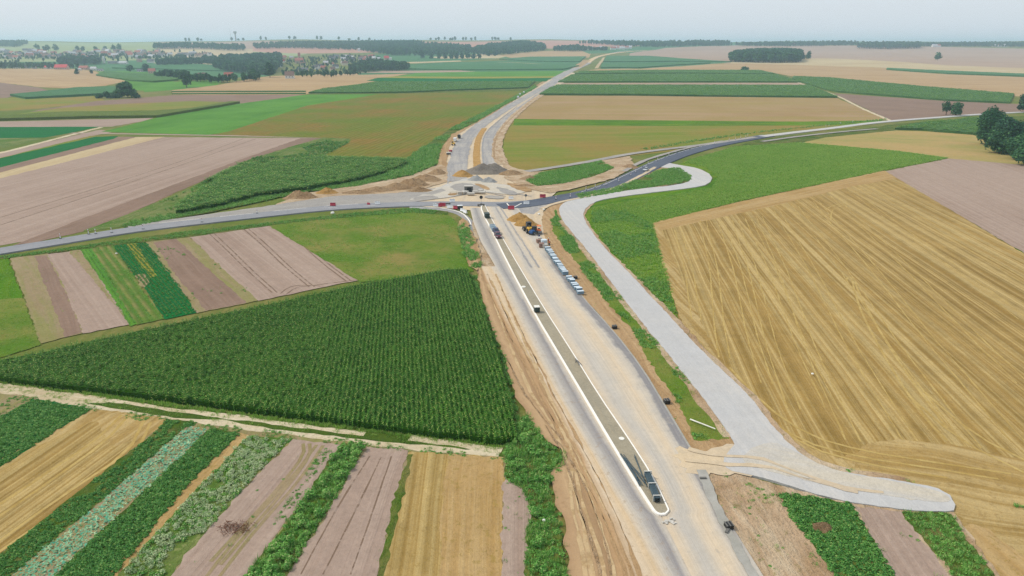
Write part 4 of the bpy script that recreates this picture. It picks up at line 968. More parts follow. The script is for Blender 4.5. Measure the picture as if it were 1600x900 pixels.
M['roadleft'] = mixmat('left_carriageway_sand_and_asphalt', [(0, G(184, 150, 114)), (.12, G(204, 172, 132)), (.24, BRWN), (.34, G(198, 162, 120)), (.46, WARM), (.58, G(226, 200, 164)), (.66, SANDC), (.74, GRYL), (.8, GRY), (.88, G(160, 157, 158)), (.94, GRYL), (1, SANDC)], 16, amp=.10, streak=1.0, spc=G(160, 130, 96), spamt=.35)
M['roadasph'] = mixmat('left_lane_dusty_asphalt', [(0, SANDC), (.12, GRYL), (.3, GRY), (.5, GRYD), (.66, GRY), (.85, GRYL), (1, SANDC)], 8, amp=.14, streak=.9, spc=G(214, 206, 194), spamt=.5)
M['roadright'] = mixmat('right_carriageway_sand_over_asphalt', [(0, WARM), (.12, SANDC), (.24, GRYL), (.34, G(208, 200, 188)), (.46, SANDC), (.6, WARM), (.72, SANDC), (.84, GRYL), (1, G(212, 204, 192))], 13, patch=((-190, -60), .80, G(150, 148, 150)), amp=.24, streak=1.0, spc=G(186, 178, 166), spamt=.45)
C0 = [(418, 744), (470, 754), (550, 782), (615, 804), (650, 820), (690, 852), (712, 884), (718, 886), (745, 866), (775, 862), (830, 876), (900, 884), (1000, 890)]
C1 = [(418, 752), (500, 792), (570, 834), (640, 875), (700, 905), (800, 955), (900, 1002), (1000, 1048)]
C2 = [(326, 734), (350, 740), (380, 752), (420, 775), (462, 799), (550, 843), (625, 880), (700, 925), (800, 985), (900, 1045), (1000, 1105)]
C3 = [(326, 751), (341, 757), (357, 766), (421, 797), (496, 837), (560, 875), (626, 914), (691, 952), (746, 985), (800, 1019), (808, 1031), (812, 1034), (900, 1078), (1000, 1134)]
C4 = [(322, 759), (346, 769), (381, 789), (421, 812), (485, 850), (552, 893), (624, 937), (690, 982), (750, 1020), (800, 1042), (808, 1034), (812, 1034), (900, 1078), (1000, 1134)]
C5 = [(322, 806), (330, 812), (360, 832), (385, 852), (461, 905), (521, 960), (577, 1003), (642, 1042), (718, 1086), (745, 1098), (820, 1140), (900, 1190), (1000, 1250)]
zr = .02 + LAYER[0] * .0014
loft('new_road', [C0, C1, C2, C3], [0, .42, .70, 1.0], 418, 1000, M['roadleft'], zr + .07, jit=.7)
loft('new_road', [C2, C3], [0, 1], 326, 470, M['roadasph'], zr + .075, step=3)
loft('new_road', [C4, C5], [0, 1], 322, 1000, M['roadright'], zr + .072, step=3)
LAYER[0] += 70
tracks('wheel_track', [[(768, 440), (795, 500), (840, 590), (890, 700), (930, 800), (960, 900), (985, 1000)], [(762, 445), (780, 500), (820, 600), (876, 690), (900, 780), (925, 900), (940, 1000)],
   [(895, 735), (890, 780), (905, 850), (915, 900), (922, 1000)], [(900, 735), (905, 780), (930, 850), (945, 900), (955, 1000)], [(775, 430), (812, 520), (858, 620), (905, 720), (945, 800)]], .45, M['tyredirt'], jit=.25)
sheet('ramp', [(1062, 700), (1084, 706), (1120, 702), (1146, 697), (1156, 712), (1168, 728), (1180, 744), (1140, 746), (1110, 742), (1088, 744), (1070, 742), (1050, 715)], M['sand'], d=((1060, 715), (1180, 722)), jit=1.3, z=zr + .09)
sheet('dirt_patch', [(738, 342), (752, 380), (776, 420), (772, 426), (746, 428), (740, 400)], M['dirt2'], d=((745, 345), (770, 420)), jit=.3, z=.07)
_t = [(760, 430), (800, 520), (846, 610), (888, 690), (932, 770), (970, 860), (985, 900), (1010, 1000)]
tracks('wheel_track', [[(x + o, y) for x, y in _t] for o in (-8, 2, 14)], .3, M['dirt'], jit=.35)
tracks('wheel_track', [[(866, 690), (878, 700), (900, 735), (925, 790), (945, 850), (955, 900), (975, 1000)], [(852, 668), (872, 700), (892, 740), (905, 800), (930, 870), (938, 900), (955, 1000)], [(790, 560), (815, 610), (850, 660), (880, 690)]], .24, M['pilesoil'], jit=.3)
tracks('wheel_track', [[(1075, 705), (1120, 716), (1180, 716), (1230, 735), (1300, 762), (1380, 774)], [(1070, 722), (1120, 728), (1190, 730), (1260, 752), (1340, 772)]], .5, M['sand'], jit=.5, z=zr + .16)
# median island with kerbs
isl_l = [(755, 322), (751, 326), (757, 341), (766, 357), (797, 421), (837, 496), (875, 560), (914, 626), (952, 691), (985, 746), (1019, 800)]
isl_r = [(1044, 801), (1020, 750), (982, 690), (937, 624), (893, 552), (850, 485), (812, 421), (789, 381), (769, 346), (760, 327), (758, 323)]
cap = [(1024, 806), (1031, 809), (1039, 808), (1044, 803)]
islw = chaikin(PL(isl_l + cap + isl_r), 1)
zl = .02 + LAYER[0] * .0014 + .004
LAYER[0] += 2
median = sheet('median_island', islw, M['island'], d=MD, jit=0, z=zl + .12, world_pts=True)
def kerb(pts, w, hgt, z0, step=1.0):
    L = resample(pts, 2.0); mb = MB()
    A, B = offset_line(L, w / 2), offset_line(L, -w / 2); n = len(L)
    V = []
    for a, b in zip(A, B): V += [(a[0], a[1], z0 - .1), (a[0], a[1], z0 + hgt), (b[0], b[1], z0 + hgt), (b[0], b[1], z0 - .1)]
    F = []
    for i in range(n - 1):
        k = 4 * i; F += [[k, k + 1, k + 5, k + 4], [k + 1, k + 2, k + 6, k + 5], [k + 2, k + 3, k + 7, k + 6]]
    F += [[0, 1, 2, 3], [4 * n - 1, 4 * n - 2, 4 * n - 3, 4 * n - 4]]
    return mb.add(V, F)
kerb(chaikin(PL(isl_l + cap[:3]), 1, False), .36, .17, zl).build('kerb', M['kerb'], median)
kerb(chaikin(PL([cap[2], cap[3]] + isl_r), 1, False), .2, .17, zl).build('kerb', M['kerb'], median)
# right-hand edge step and gutter
def kerbline(name, pts, w, hgt, mat, z0=.0, world_pts=False):
    o = kerb(chaikin(PL(pts), 1, False), w, hgt, z0).build(name, mat); tag(o, kind='structure'); return o
kerbline('road_edge', [(852, 385), (905, 461), (960, 521), (1003, 577), (1042, 642), (1086, 716)], .3, .34, M['concrete'])
sheet('gutter', [(1088, 738), (1102, 738), (1122, 790), (1150, 845), (1200, 930), (1240, 1000), (1215, 1000), (1178, 920), (1130, 835), (1106, 785)], M['concrete'], d=((1095, 740), (1180, 900)), jit=.35, raise_=.04)
kerbline('road_edge', [(1097, 745), (1110, 782), (1134, 830), (1180, 912), (1230, 1000)], .12, .32, M['asphdark'])

# ---- north carriageways ----------------------------------------------------
ribbon('asphalt_road', [(712, 285), (716, 250), (724, 222), (745, 200), (780, 176), (830, 148), (868, 124), (892, 110), (930, 90), (955, 83), (985, 79)], 9.5, M['asphdust'], jit=.5)
ribbon('asphalt_road', [(766, 262), (762, 235), (766, 212), (782, 194), (815, 168), (850, 143), (875, 123), (896, 109)], 7.0, M['asphdust'], jit=.4)
ribbon('wheel_track', [(756, 258), (753, 232), (757, 210), (775, 192), (808, 167)], 1.0, M['asphdark'], jit=.2)
ribbon('median_strip', [(746, 266), (744, 240), (747, 216), (757, 201)], 3.6, M['pilesand'], jit=.15)
for off in ([(741, 266), (739, 240), (742, 216), (754, 200), (772, 190)], [(751, 266), (749, 240), (752, 216), (762, 202), (778, 190)]): kerbline('kerb', off, .35, .15, M['kerb'], .1)
ribbon('dirt_shoulder', [(690, 266), (692, 240), (701, 218), (722, 202), (760, 182), (806, 153), (850, 128)], 5.0, M['dirt'], jit=.6)
ribbon('dirt_shoulder', [(786, 258), (776, 240), (778, 214), (798, 186), (828, 160), (858, 140)], 6.0, M['dirt2'], jit=.9)
ribbon('ditch', [(773, 250), (771, 230), (778, 208), (800, 184), (830, 158)], 1.0, M['pilesoil'], jit=.3)
ribbon('asphalt_road', [(885, 113), (912, 102), (925, 92), (945, 85), (985, 80.5), (1010, 79)], 16, M['sand2'], jit=.8)
ribbon('asphalt_road', [(868, 124), (892, 110.5), (920, 98)], 18, M['asphdust'], jit=.5)
ribbon('dirt_shoulder', [(917, 94), (912, 98), (900, 106)], 22, M['dirt'], jit=2)
ribbon('path', [(932, 107), (936, 100), (944, 90)], 8, M['tanpale'], jit=1)
sheet('verge', [(630, 253), (660, 232), (705, 202), (765, 172), (824, 141), (835, 133), (842, 135), (792, 163), (742, 193), (706, 210), (690, 232), (684, 258), (645, 276), (600, 284), (602, 272)], M['verge'], d=((640, 250), (820, 140)), jit=.7)
sheet('verge', [(190, 353), (276, 336), (340, 325), (400, 309), (480, 299), (560, 284), (602, 272), (625, 276), (560, 292), (470, 302), (400, 318), (330, 333), (200, 357)], M['verge'], d=((280, 335), (600, 275)), jit=.6)
# spoil ground left of the junction
sheet('disturbed_ground', [(430, 322), (470, 304), (560, 291), (640, 276), (686, 258), (697, 262), (700, 285), (650, 300), (600, 306), (520, 316)], M['dirt2'], d=((450, 315), (690, 270)), jit=.9)
sheet('disturbed_ground', [(784, 250), (800, 262), (830, 270), (870, 268), (940, 252), (985, 245), (990, 262), (960, 280), (900, 295), (860, 303), (820, 296), (790, 280)], M['dirt2'], d=((800, 270), (980, 255)), jit=.9)
sheet('verge', [(822, 284), (845, 272), (900, 262), (940, 253), (958, 264), (930, 276), (880, 288), (840, 292)], M['verge'], d=((820, 285), (950, 258)), jit=.6)
sheet('gravel_base', [(400, 326), (520, 308), (620, 303), (700, 293), (716, 275), (760, 290), (760, 300), (700, 310), (640, 318), (520, 322), (420, 338), (300, 352), (200, 362), (200, 354), (300, 340)], M['greygravel'], d=((300, 345), (640, 310)), jit=.6)
sheet('gravel_base', [(640, 314), (700, 288), (730, 280), (790, 290), (830, 300), (800, 306), (740, 300), (700, 310)], M['gravelpale'], d=((640, 310), (800, 300)), jit=.9)
sheet('gravel_base', [(660, 305), (690, 296), (697, 299), (675, 306)], M['greygravel'], d=((640, 310), (800, 300)), jit=.4)
# side road
ribbon('asphalt_road', [(-400, 460), (-150, 418), (0, 394), (100, 378), (200, 361), (300, 349), (400, 338), (520, 325), (640, 320), (720, 319.5), (780, 321), (830, 318), (880, 311)], 7.4, M['asphalt'], jit=.08, shoulder=.1)
ribbon('asphalt_road', [(780, 324), (820, 321), (870, 312), (920, 303), (960, 290), (1000, 270), (1035, 253), (1070, 240), (1110, 229), (1150, 221), (1200, 212.5)], 9.0, M['asphblue'], jit=.05, shoulder=.1)
ribbon('gravel_shoulder', [(846, 328), (870, 318), (920, 308), (962, 295), (1003, 275), (1024, 262)], 1.6, M['sand'], jit=.3)
ribbon('gravel_shoulder', [(975, 269), (1000, 254), (1040, 241), (1080, 230.5), (1130, 221)], 2.4, M['greygravel'], jit=.3)
ribbon('asphalt_road', [(1190, 214), (1250, 206.5), (1300, 201), (1350, 194), (1400, 189), (1460, 184.5), (1530, 179), (1600, 175.5), (1750, 169)], 6.2, M['gravel'], jit=.1, shoulder=.1)
ribbon('asphalt_road', [(1190, 222), (1250, 213.5), (1320, 206), (1370, 202)], 3.4, M['greygravel'], jit=.3)
ribbon('gravel_road', [(822, 269), (870, 262), (930, 252), (985, 241), (1040, 234), (1100, 227), (1180, 215)], 4.6, M['greygravel'], jit=.3)
ribbon('gutter', [(640, 325), (680, 326), (705, 330), (724, 336), (738, 352), (748, 375), (757, 398)], 2.6, M['asphdark'], jit=.1, z=.06)
sheet('dirt_patch', [(722, 340), (732, 350), (742, 372), (752, 400), (745, 425), (732, 418), (726, 385), (715, 355)], M['dirt'], d=((725, 345), (745, 420)), jit=.8)
kerbline('kerb', [(640, 324.5), (680, 324.5), (705, 328), (722, 333), (733, 344), (736, 352)], .3, .16, M['kerb'], .1)
for y0, x0, x1 in ((323, 420, 560), ):
    pass
def markings(line, off, w, dash, gap, name='road_marking', mat=None):
    w_ = offset_line(resample(chaikin(PL(line), 2, False), 1.0), off); LAYER[0] += 1; z = .02 + LAYER[0] * .0014 + .01
    VV, FF = [], []; i = 0; step = int(dash); g = int(gap)
    while i + step < len(w_):
        V_, F_, _ = ribbon_geo(w_[i:i + step + 1], w, z, 0, 1); b = len(VV); VV += V_; FF += [[k + b for k in f] for f in F_]; i += step + g
    me = bpy.data.meshes.new(name); me.from_pydata(VV, [], FF); set_uv(me, (0, 1)); tag(link(name, me, mat or M['kerb']), kind='structure')
markings([(250, 354), (400, 338), (520, 325.5), (600, 321.5)], 3.4, .25, 10, 6)
markings([(500, 327), (640, 320), (720, 319.5)], -.1, .18, 4, 8)
markings([(920, 303), (960, 290), (1000, 270), (1035, 253), (1070, 240), (1110, 229), (1150, 221)], 3.4, .18, 14, 2)

# churned ground in the junction
for q in ([(700, 292), (730, 286), (760, 296), (745, 303), (712, 300)], [(770, 292), (800, 298), (812, 306), (790, 306)], [(640, 312), (672, 306), (690, 311), (660, 315)], [(760, 306), (790, 309), (784, 313), (756, 311)]):
    sheet('dirt_patch', q, M['greygravel'], d=((640, 310), (800, 300)), jit=1.0, smooth=1)
for q in ([(700, 304), (716, 303), (712, 307), (700, 307)], [(738, 288), (752, 289), (768, 297), (760, 299)], [(786, 286), (812, 290), (836, 300), (815, 302)]):
    sheet('dirt_patch', q, M['dirt'], d=((640, 310), (800, 300)), jit=1.0, smooth=1)
tracks('wheel_track', [[(700, 270), (702, 285), (690, 300), (650, 310)], [(704, 270), (708, 286), (730, 296), (790, 308)], [(712, 275), (730, 290), (780, 300), (830, 308)], [(770, 318), (780, 335), (800, 370), (830, 420)], [(776, 318), (788, 335), (810, 370), (842, 420)]], .5, M['asphdust'], jit=.2, z=zr + .14)


# ================================================================== LOW VEGETATION (stuff)
def vg(name, key, pts, dens, s0, s1, label, patch=None, seed=1): return veg(name, key, pts, dens, s0, s1, label, patch, seed=seed)
# foreground left plots
vg('crop_plants', 'crop', [(-200, 760), (0, 655), (52, 627), (90, 632), (140, 642), (60, 693), (0, 731), (-200, 850)], 8.36, .8, 1.3, 'dense dark green crop in the far left foreground plot')
vg('crop_plants', 'crop', [(-60, 905), (0, 870), (130, 768), (240, 682), (262, 658), (306, 664), (286, 672), (160, 783), (20, 900), (-80, 980)], 6.84, .7, 1.2, 'green crop strip between golden stubble and the cabbages', (.25, -.75))
vg('crop_plants', 'crop', [(40, 960), (90, 900), (200, 797), (328, 675), (372, 681), (300, 753), (180, 898), (120, 980)], 9.12, .8, 1.4, 'tall dense crop strip right of the cabbages')
vg('weeds', 'grey', [(150, 960), (195, 895), (290, 787), (388, 686), (454, 690), (400, 742), (285, 876), (220, 960)], 5.70, .6, 1.3, 'grey-green weedy strip in the left foreground', (.22, -.5))
vg('shrub_row', 'shrub', [(350, 960), (392, 900), (475, 790), (536, 698), (568, 700), (514, 790), (446, 898), (400, 970)], 0.68, .5, 1.0, 'row of leafy bushes between the two bare lilac plots')
vg('weeds', 'weed', [(350, 960), (388, 900), (472, 790), (534, 697), (572, 699), (518, 790), (450, 898), (400, 970)], 6.08, .7, 1.4, 'weeds filling the bushy row between the bare plots')
vg('weeds', 'weed', [(505, 700), (518, 706), (470, 775), (432, 828), (424, 822), (462, 765)], 6.84, .5, .9, 'narrow green weed line in the bare lilac plot', (.5, -.5))
vg('weeds', 'weed', [(330, 900), (385, 860), (470, 720), (460, 700), (300, 880)], 0.23, .3, .8, 'scattered weeds on the bare lilac plot')
vg('weeds', 'weed', [(-200, 640), (0, 616), (56, 622), (0, 662), (-200, 740)], 1.42, .5, 1, 'weeds on the small brown plot at the left edge', (.2, 0))
P_cab = [(-60, 960), (20, 900), (160, 787), (290, 670), (326, 673), (298, 702), (198, 793), (88, 898), (0, 985)]
cropveg('cabbages', 'cabbage', P_cab, ((308, 672), (55, 900)), .5, .42, 1.1, 1.8, 'strip of pale blue-green cabbages in rows', align=False)
vg('weeds', 'weed', P_cab, 0.72, .3, .7, 'weeds between the cabbages')
vg('shrub_row', 'shrub', [(796, 700), (805, 672), (824, 656), (848, 692), (884, 716), (862, 745), (852, 765), (868, 830), (876, 900), (880, 960), (834, 960), (836, 850), (834, 790), (818, 762), (795, 745)], 0.43, .45, .95, 'tall green scrub along the ditch left of the sandy bank', (.3, -.35))
vg('weeds', 'weed', ve, 6.46, .6, 1.5, 'tall weeds along the ditch left of the sandy bank', (.3, -1.4))
vg('weeds', 'weed', [(786, 755), (815, 765), (826, 790), (822, 850), (815, 960), (784, 960)], 0.63, .4, .9, 'sparse weeds in the narrow bare plot', (.3, -.1))
vg('weeds', 'weed', [(636, 710), (646, 712), (630, 780), (600, 900), (584, 900), (616, 780)], 3.80, .3, .6, 'grass line left of the golden plot')
vg('grass_tufts', 'grass', [(-150, 592), (0, 601), (200, 630), (400, 658), (600, 682), (785, 704), (786, 712), (600, 690), (400, 668), (200, 642), (0, 611), (-150, 600)], 8.36, .5, 1.2, 'grass between the wheel ruts of the dirt track', (.35, -.35))
vg('grass_tufts', 'grass', [(-150, 578), (0, 596), (200, 622), (400, 650), (600, 674), (785, 698), (785, 704), (600, 680), (400, 656), (200, 628), (0, 600), (-150, 586)], 9.50, .7, 1.8, 'rank grass along the near edge of the maize')
vg('grass_tufts', 'weed', [(-100, 606), (0, 613), (200, 645), (400, 672), (600, 694), (785, 713), (785, 722), (600, 703), (400, 682), (200, 656), (0, 622), (-100, 614)], 5.70, .4, .9, 'weeds along the near side of the dirt track', (.3, -.1))
cropveg('stubble_straw', 'grass', [(592, 900), (620, 780), (642, 712), (700, 716), (784, 720), (784, 940), (580, 940)], ((690, 715), (670, 900)), .9, 1.2, .18, .4, 'short straw tufts in the golden foreground plot', patch=(.25, .1), align=False)
# middle plots
def row_on(pts, d, sp, seg, s0, s1, lb, key='weed', patch=None): cropveg('crop_plants', key, pts, d, sp, seg, s0, s1, lb, patch=patch, align=False)
row_on([(124, 390), (144, 388), (170, 430), (212, 506), (204, 510), (160, 440)], ((130, 390), (208, 508)), .9, .8, .5, .9, 'narrow bright green crop strip left of the row crop')
row_on([(176, 384), (230, 380), (262, 420), (308, 488), (258, 498), (225, 450)], ((185, 383), (285, 492)), .9, .9, .7, 1.1, 'dense emerald crop strip beyond the maize', 'crop')
row_on([(144, 388), (176, 384), (225, 455), (256, 498), (214, 508)], ((150, 388), (236, 503)), 1.9, .9, .5, .8, 'thin rows of green crop on bare soil')
vg('grass_tufts', 'grass', [(414, 350), (560, 334), (640, 329), (700, 336), (722, 356), (735, 385), (740, 425), (690, 430), (562, 441), (480, 390)], 1.42, .6, 1.4, 'rough grass on the meadow south of the side road', (.06, -.2))
vg('weeds', 'weed', [(-100, 424), (0, 402), (100, 389), (180, 378), (300, 362), (440, 347), (560, 333), (640, 326), (700, 331), (722, 345), (700, 337), (640, 333), (560, 339), (460, 348), (300, 369), (180, 383), (0, 406)], 3.42, .5, 1.3, 'weedy verge on the near side of the old road', (.1, -.5))
vg('shrub_row', 'weed', [(716, 356), (728, 350), (738, 372), (750, 400), (752, 424), (738, 420), (724, 400)], 2.88, .8, 2.2, 'bushes at the north-east corner of the maize', (.2, -.5))
vg('weeds', 'weed', [(733, 430), (744, 430), (754, 470), (790, 560), (808, 640), (814, 690), (804, 690), (796, 640), (776, 560), (742, 470)], 4.18, .5, 1.3, 'weeds between the maize and the sandy bank')
vg('weeds', 'weed', [(190, 353), (276, 336), (340, 326), (400, 309), (480, 299), (560, 284), (602, 272), (625, 276), (560, 292), (470, 302), (400, 318), (330, 332), (200, 357)], 3.04, .8, 2.0, 'bushy verge below the maize on the left bank')
vg('weeds', 'weed', [(632, 253), (660, 232), (705, 202), (765, 172), (824, 141), (835, 134), (838, 137), (792, 163), (742, 192), (704, 211), (688, 234), (682, 258), (645, 275), (600, 284), (604, 272)], 0.99, 1.3, 3.2, 'green scrub along the left side of the northern road', (.05, -.6))
vg('weeds', 'weed', [(140, 360), (320, 288), (345, 292), (280, 335), (200, 353)], 0.34, .8, 1.8, 'weeds in rows on the fallow wedge', (.1, 0))
vg('weeds', 'crop', [(310, 290), (385, 251), (455, 229), (505, 215), (548, 217), (546, 223), (505, 244), (430, 260)], 0.34, 1, 2.2, 'green weeds on the fallow wedge below the olive field', (.05, -.3))
# right
vg('grass_tufts', 'grass', [(924, 326), (960, 318), (1060, 303), (1112, 294), (1122, 278), (1104, 262), (1070, 255), (1078, 250), (1150, 229), (1250, 223), (1400, 236), (1482, 247), (1385, 266), (1300, 284), (1150, 316), (1020, 349), (1045, 440), (1055, 494), (1004, 444), (948, 385), (924, 350)], 3.42, .7, 1.9, 'tall grass of the bright green meadow', (.05, -9))
vg('weeds', 'weed', [(924, 333), (960, 322), (1018, 350), (1045, 440), (1053, 494), (1004, 444), (948, 385), (924, 350)], 1.99, .6, 1.6, 'tall weeds in the narrow end of the meadow', (.12, -.1), seed=5)
vg('weeds', 'weed', gs, 5.32, .5, 1.3, 'weeds on the bank between the new road and the white service road', (.16, .35), seed=4)
vg('grass_tufts', 'grass', gs, 6.08, .5, 1.4, 'grass on the bank between the new road and the white service road', (.1, .0), seed=9)
vg('weeds', 'weed', [(860, 345), (870, 338), (895, 372), (905, 395), (930, 425), (950, 452), (985, 505), (965, 490), (930, 450), (905, 420), (882, 390)], 6.08, .8, 1.7, 'bushy weeds at the top of the brown bank', (.14, -.1), seed=2)
vg('weeds', 'weed', tri, 3.42, .7, 1.8, 'weeds on the triangle between the curved road and the service road', (.1, -.5))
vg('weeds', 'weed', [(822, 284), (845, 272), (900, 262), (940, 253), (958, 264), (930, 276), (880, 288), (840, 292)], 4.56, 1.0, 2.4, 'dense green scrub island between the two roads', (.1, -.7))
vg('crop_plants', 'crop', z1, 9.88, .7, 1.4, 'dense green crop patch by the bend of the service road', (.3, -1.1))
vg('weeds', 'weed', z4, 8.36, .5, 1.2, 'green weedy plot at the end of the service road', (.3, -1.0))
vg('weeds', 'weed', z2, 9.50, .4, 1.0, 'small green weed patch by the concrete gutter', (.4, -.1))
vg('weeds', 'weed', [(1160, 750), (1215, 775), (1270, 850), (1310, 930), (1240, 930), (1190, 830)], 3.42, .4, .9, 'weeds scattered on the disturbed soil', (.25, .1), seed=6)
vg('weeds', 'weed', [(1340, 795), (1410, 803), (1500, 930), (1400, 930)], 0.99, .4, .9, 'weeds on the bare rows at lower right', (.3, .2), seed=7)
vg('weeds', 'weed', [(1580, 790), (1620, 795), (1620, 800), (1590, 797)], 7.60, .5, 1, 'small green patch at the right edge')
vg('weeds', 'weed', [(1010, 235), (1080, 223), (1180, 208.5), (1330, 192.5), (1385, 187.5), (1385, 186), (1330, 191), (1180, 206.5), (1080, 220), (1000, 233)], .5, .8, 1.8, 'grass verge on the far side of the gravel road')

# ================================================================== HEAPS
def heap(name, px, py, rx, ry, h, mat, label, group=None, rz=0, n=3, cat='heap'):
    c = P(px, py); V, F = [], []; NR, NA = 16, 44; sd = random.uniform(0, 99)
    pk = [(R(-.35, .35), R(-.3, .3), R(.6, 1), R(.35, .6)) for _ in range(n)] + [(0, 0, 1, .6)]
    for i in range(NR + 1):
        for k in range(NA):
            a = 2 * math.pi * k / NA; q = i / NR; edge = 1 + .16 * mn.noise(Vector((math.cos(a) * 1.3, math.sin(a) * 1.3, sd)))
            x, y = q * edge * math.cos(a), q * edge * math.sin(a)
            z = max(p_[2] * max(0, 1 - math.hypot(x - p_[0], y - p_[1]) / (p_[3] + .45)) ** 1.15 for p_ in pk) * (1 - q ** 4) + (.16 * mn.noise(Vector((x * 3, y * 3, sd))) + .09 * mn.noise(Vector((x * 8, y * 8, sd)))) * (1 - q ** 3)
            V.append((x * rx, y * ry, max(0, z) * h * 1.25 - (.25 if i == NR else 0)))
    for i in range(NR):
        for k in range(NA): b = i * NA + k; b2 = i * NA + (k + 1) % NA; F.append([b, b + NA, b2 + NA, b2])
    me = bpy.data.meshes.new(name); me.from_pydata(V, [], F); me.shade_smooth(); uvl = me.uv_layers.new(name='UVMap')
    o = link(name, me, mat); o.location = (c[0], c[1], .05 + H(*c)); o.rotation_euler.z = rz
    tag(o, label, cat, group); return o
heap('gravel_heap', 757, 271, 12.5, 6, 3.6, M['pilegrey'], 'large dark grey aggregate heap blocking the far carriageway', n=5)
heap('gravel_heap', 772, 268, 8.5, 5, 3.0, M['pilegrey'], 'right-hand shoulder of the large grey heap', n=3)
heap('sand_heap', 724, 276, 5.5, 4.5, 2.4, M['pilesand'], 'sandy heap at the left end of the large grey heap')
heap('chippings_heap', 745, 283, 4.6, 3.2, 2.0, M['pilelight'], 'light grey heap of chippings, left of two in front of the large heap')
heap('chippings_heap', 764, 285, 4.2, 3.2, 2.0, M['pilelight'], 'light grey heap of chippings, right of two in front of the large heap')
heap('sand_heap', 811, 345, 5.0, 4.2, 2.3, M['pilesand'], 'orange sand heap beside the yellow wheel loader, rear one', n=4)
heap('sand_heap', 822, 352, 4.6, 4.4, 2.2, M['pilesand'], 'orange sand heap beside the yellow wheel loader, front one', n=4)
heap('gravel_heap', 470, 310, 7.2, 3.6, 2.5, M['pilesoil'], 'grey-brown heap beside the side road below the maize', n=6)
heap('sand_heap', 511, 303, 5.6, 3.2, 2.1, M['pilesand'], 'yellow sand heap beside the side road below the maize')
heap('soil_heap', 1282, 828, 1.9, 1.5, .8, M['pilesoil'], 'small pale soil heap inside the green crop patch')
for i, (x, y, rx, ry, h, w) in enumerate([(560, 303, 9, 3, 1.8, 'flattest'), (590, 299, 9, 4, 2.4, 'second'), (620, 296, 9, 4, 3.0, 'third'), (645, 291, 8, 4.5, 3.6, 'fourth'), (666, 283, 8, 5, 3.4, 'fifth'), (655, 300, 7, 3, 2.2, 'foremost'), (682, 272, 5, 6, 2.8, 'northernmost')]):
    heap('spoil_heap', x, y, rx, ry, h * .72, M['pilesoil'], '%s brown spoil heap of the ridge left of the junction, counted from the yellow sand' % w, 'brown spoil heaps left of the junction', n=5)
for i, (x, y, rx, ry, h, w) in enumerate([(800, 273, 7, 4, 2.6, 'leftmost'), (826, 281, 6, 3, 2.0, 'middle'), (985, 262, 5, 4, 1.8, 'rightmost'), (818, 292, 7, 2.6, 1.2, 'foremost')]):
    heap('spoil_heap', x, y, rx, ry, h * .72, M['pilesoil'], '%s sandy soil bank of those between the big grey heap and the curved road' % w, 'soil banks right of the junction', n=4)
mb = MB()
for k in range(170):
    a, q = R(0, 6.28), R(0, 1) ** .6; x, y, b, L_ = 2.1 * q * math.cos(a), 1.1 * q * math.sin(a) + .5 * math.sin(3 * x if k else 0), R(0, 6.28), R(.2, .7)
    mb.tube((x, y, R(.02, .2)), (x + L_ * math.cos(b), y + L_ * math.sin(b), R(.02, .35)), R(.02, .05), .01, 4, False)
o = mb.build('branch_heap', plain('rusty_dead_branches', G(132, 84, 58, 1), .95, vary=.5, scale=8)); c = P(368, 828); o.location = (c[0], c[1], .3); tag(o, 'rust-brown litter of dead branches on the bare lilac plot', 'branches')

# ================================================================== TREES AND WOODS
def crown_mesh(name, r, h, z0, n, leaf, mat, shape='round', lobes=9):
    mb = MB(); crown_geo(mb, r, h, z0, n, leaf, lobes, shape); return mb.mesh(name, mat)
def tree_thing(px, py, hgt, r, label, mat='treeleaf', n=900, leaf=.5, shape='round', group=None, name='broadleaf_tree', z0=.18, wp=None):
    c = P(px, py) if wp is None else wp; t = empty(name, (c[0], c[1], H(*c)), R(0, 6))
    tb = MB(); trunk_geo(tb, hgt * .8, hgt * .028); tb.build('trunk', M['bark'], t)
    link('crown', crown_mesh('crown', r, hgt * (1 - z0), hgt * z0, n, leaf, M[mat], shape), None, t)
    tag(t, label, 'tree', group); return t
tree_thing(1540, 226, 21, 9.6, 'tallest dark round tree of the clump at the right edge', 'treeleaf2', 5200, .55, z0=.0)
tree_thing(1572, 238, 17.5, 9.8, 'broad dark tree in front, second of the clump at the right edge', 'treeleaf2', 5200, .55, z0=.0)
tree_thing(1588, 249, 13, 8.0, 'lowest bushy tree at the front of the right-edge clump', 'treeleaf', 2800, .5, z0=.0)
tree_thing(1612, 248, 15, 7, 'tree of the right-edge clump cut off by the frame', 'treeleaf2', 2600, .5, z0=.03)
tree_thing(1556, 231, 14, 6.2, 'tree squeezed between the two big dark crowns', 'treeleaf', 2400, .5, z0=.04)
tree_thing(1561, 240, 13, 7.5, 'low broad tree filling the near side of the right-edge clump', 'treeleaf', 2800, .5, z0=0)
tree_thing(1594, 240, 17, 8.5, 'high tree behind the near trees of the right-edge clump', 'treeleaf2', 3600, .55, z0=0)
tree_thing(1600, 258, 12, 7, 'nearest leafy tree of the right-edge clump, at the frame', 'treeleaf', 2600, .5, z0=0)
tree_thing(1640, 268, 15, 7, 'tree standing just beyond the right edge', 'treeleaf2', 1800, .5, z0=.04)
tree_thing(1604, 176, 17, 9, 'dark tree by the road in the upper right corner', 'treeleaf2', 2000, .7, z0=.08)
tree_thing(1478, 180, 11.5, 4.8, 'airy tree with a visible trunk beside the road, left of a pair', 'treeleaf', 620, .55, z0=.22)
tree_thing(1493, 181, 11, 5.6, 'denser tree of the roadside pair, next to the airy one', 'treeleaf', 1300, .55, z0=.02)
tree_thing(200, 152, 17, 11, 'large round tree in the hedge at left', 'treeleaf2', 2200, 1.0, z0=.03)
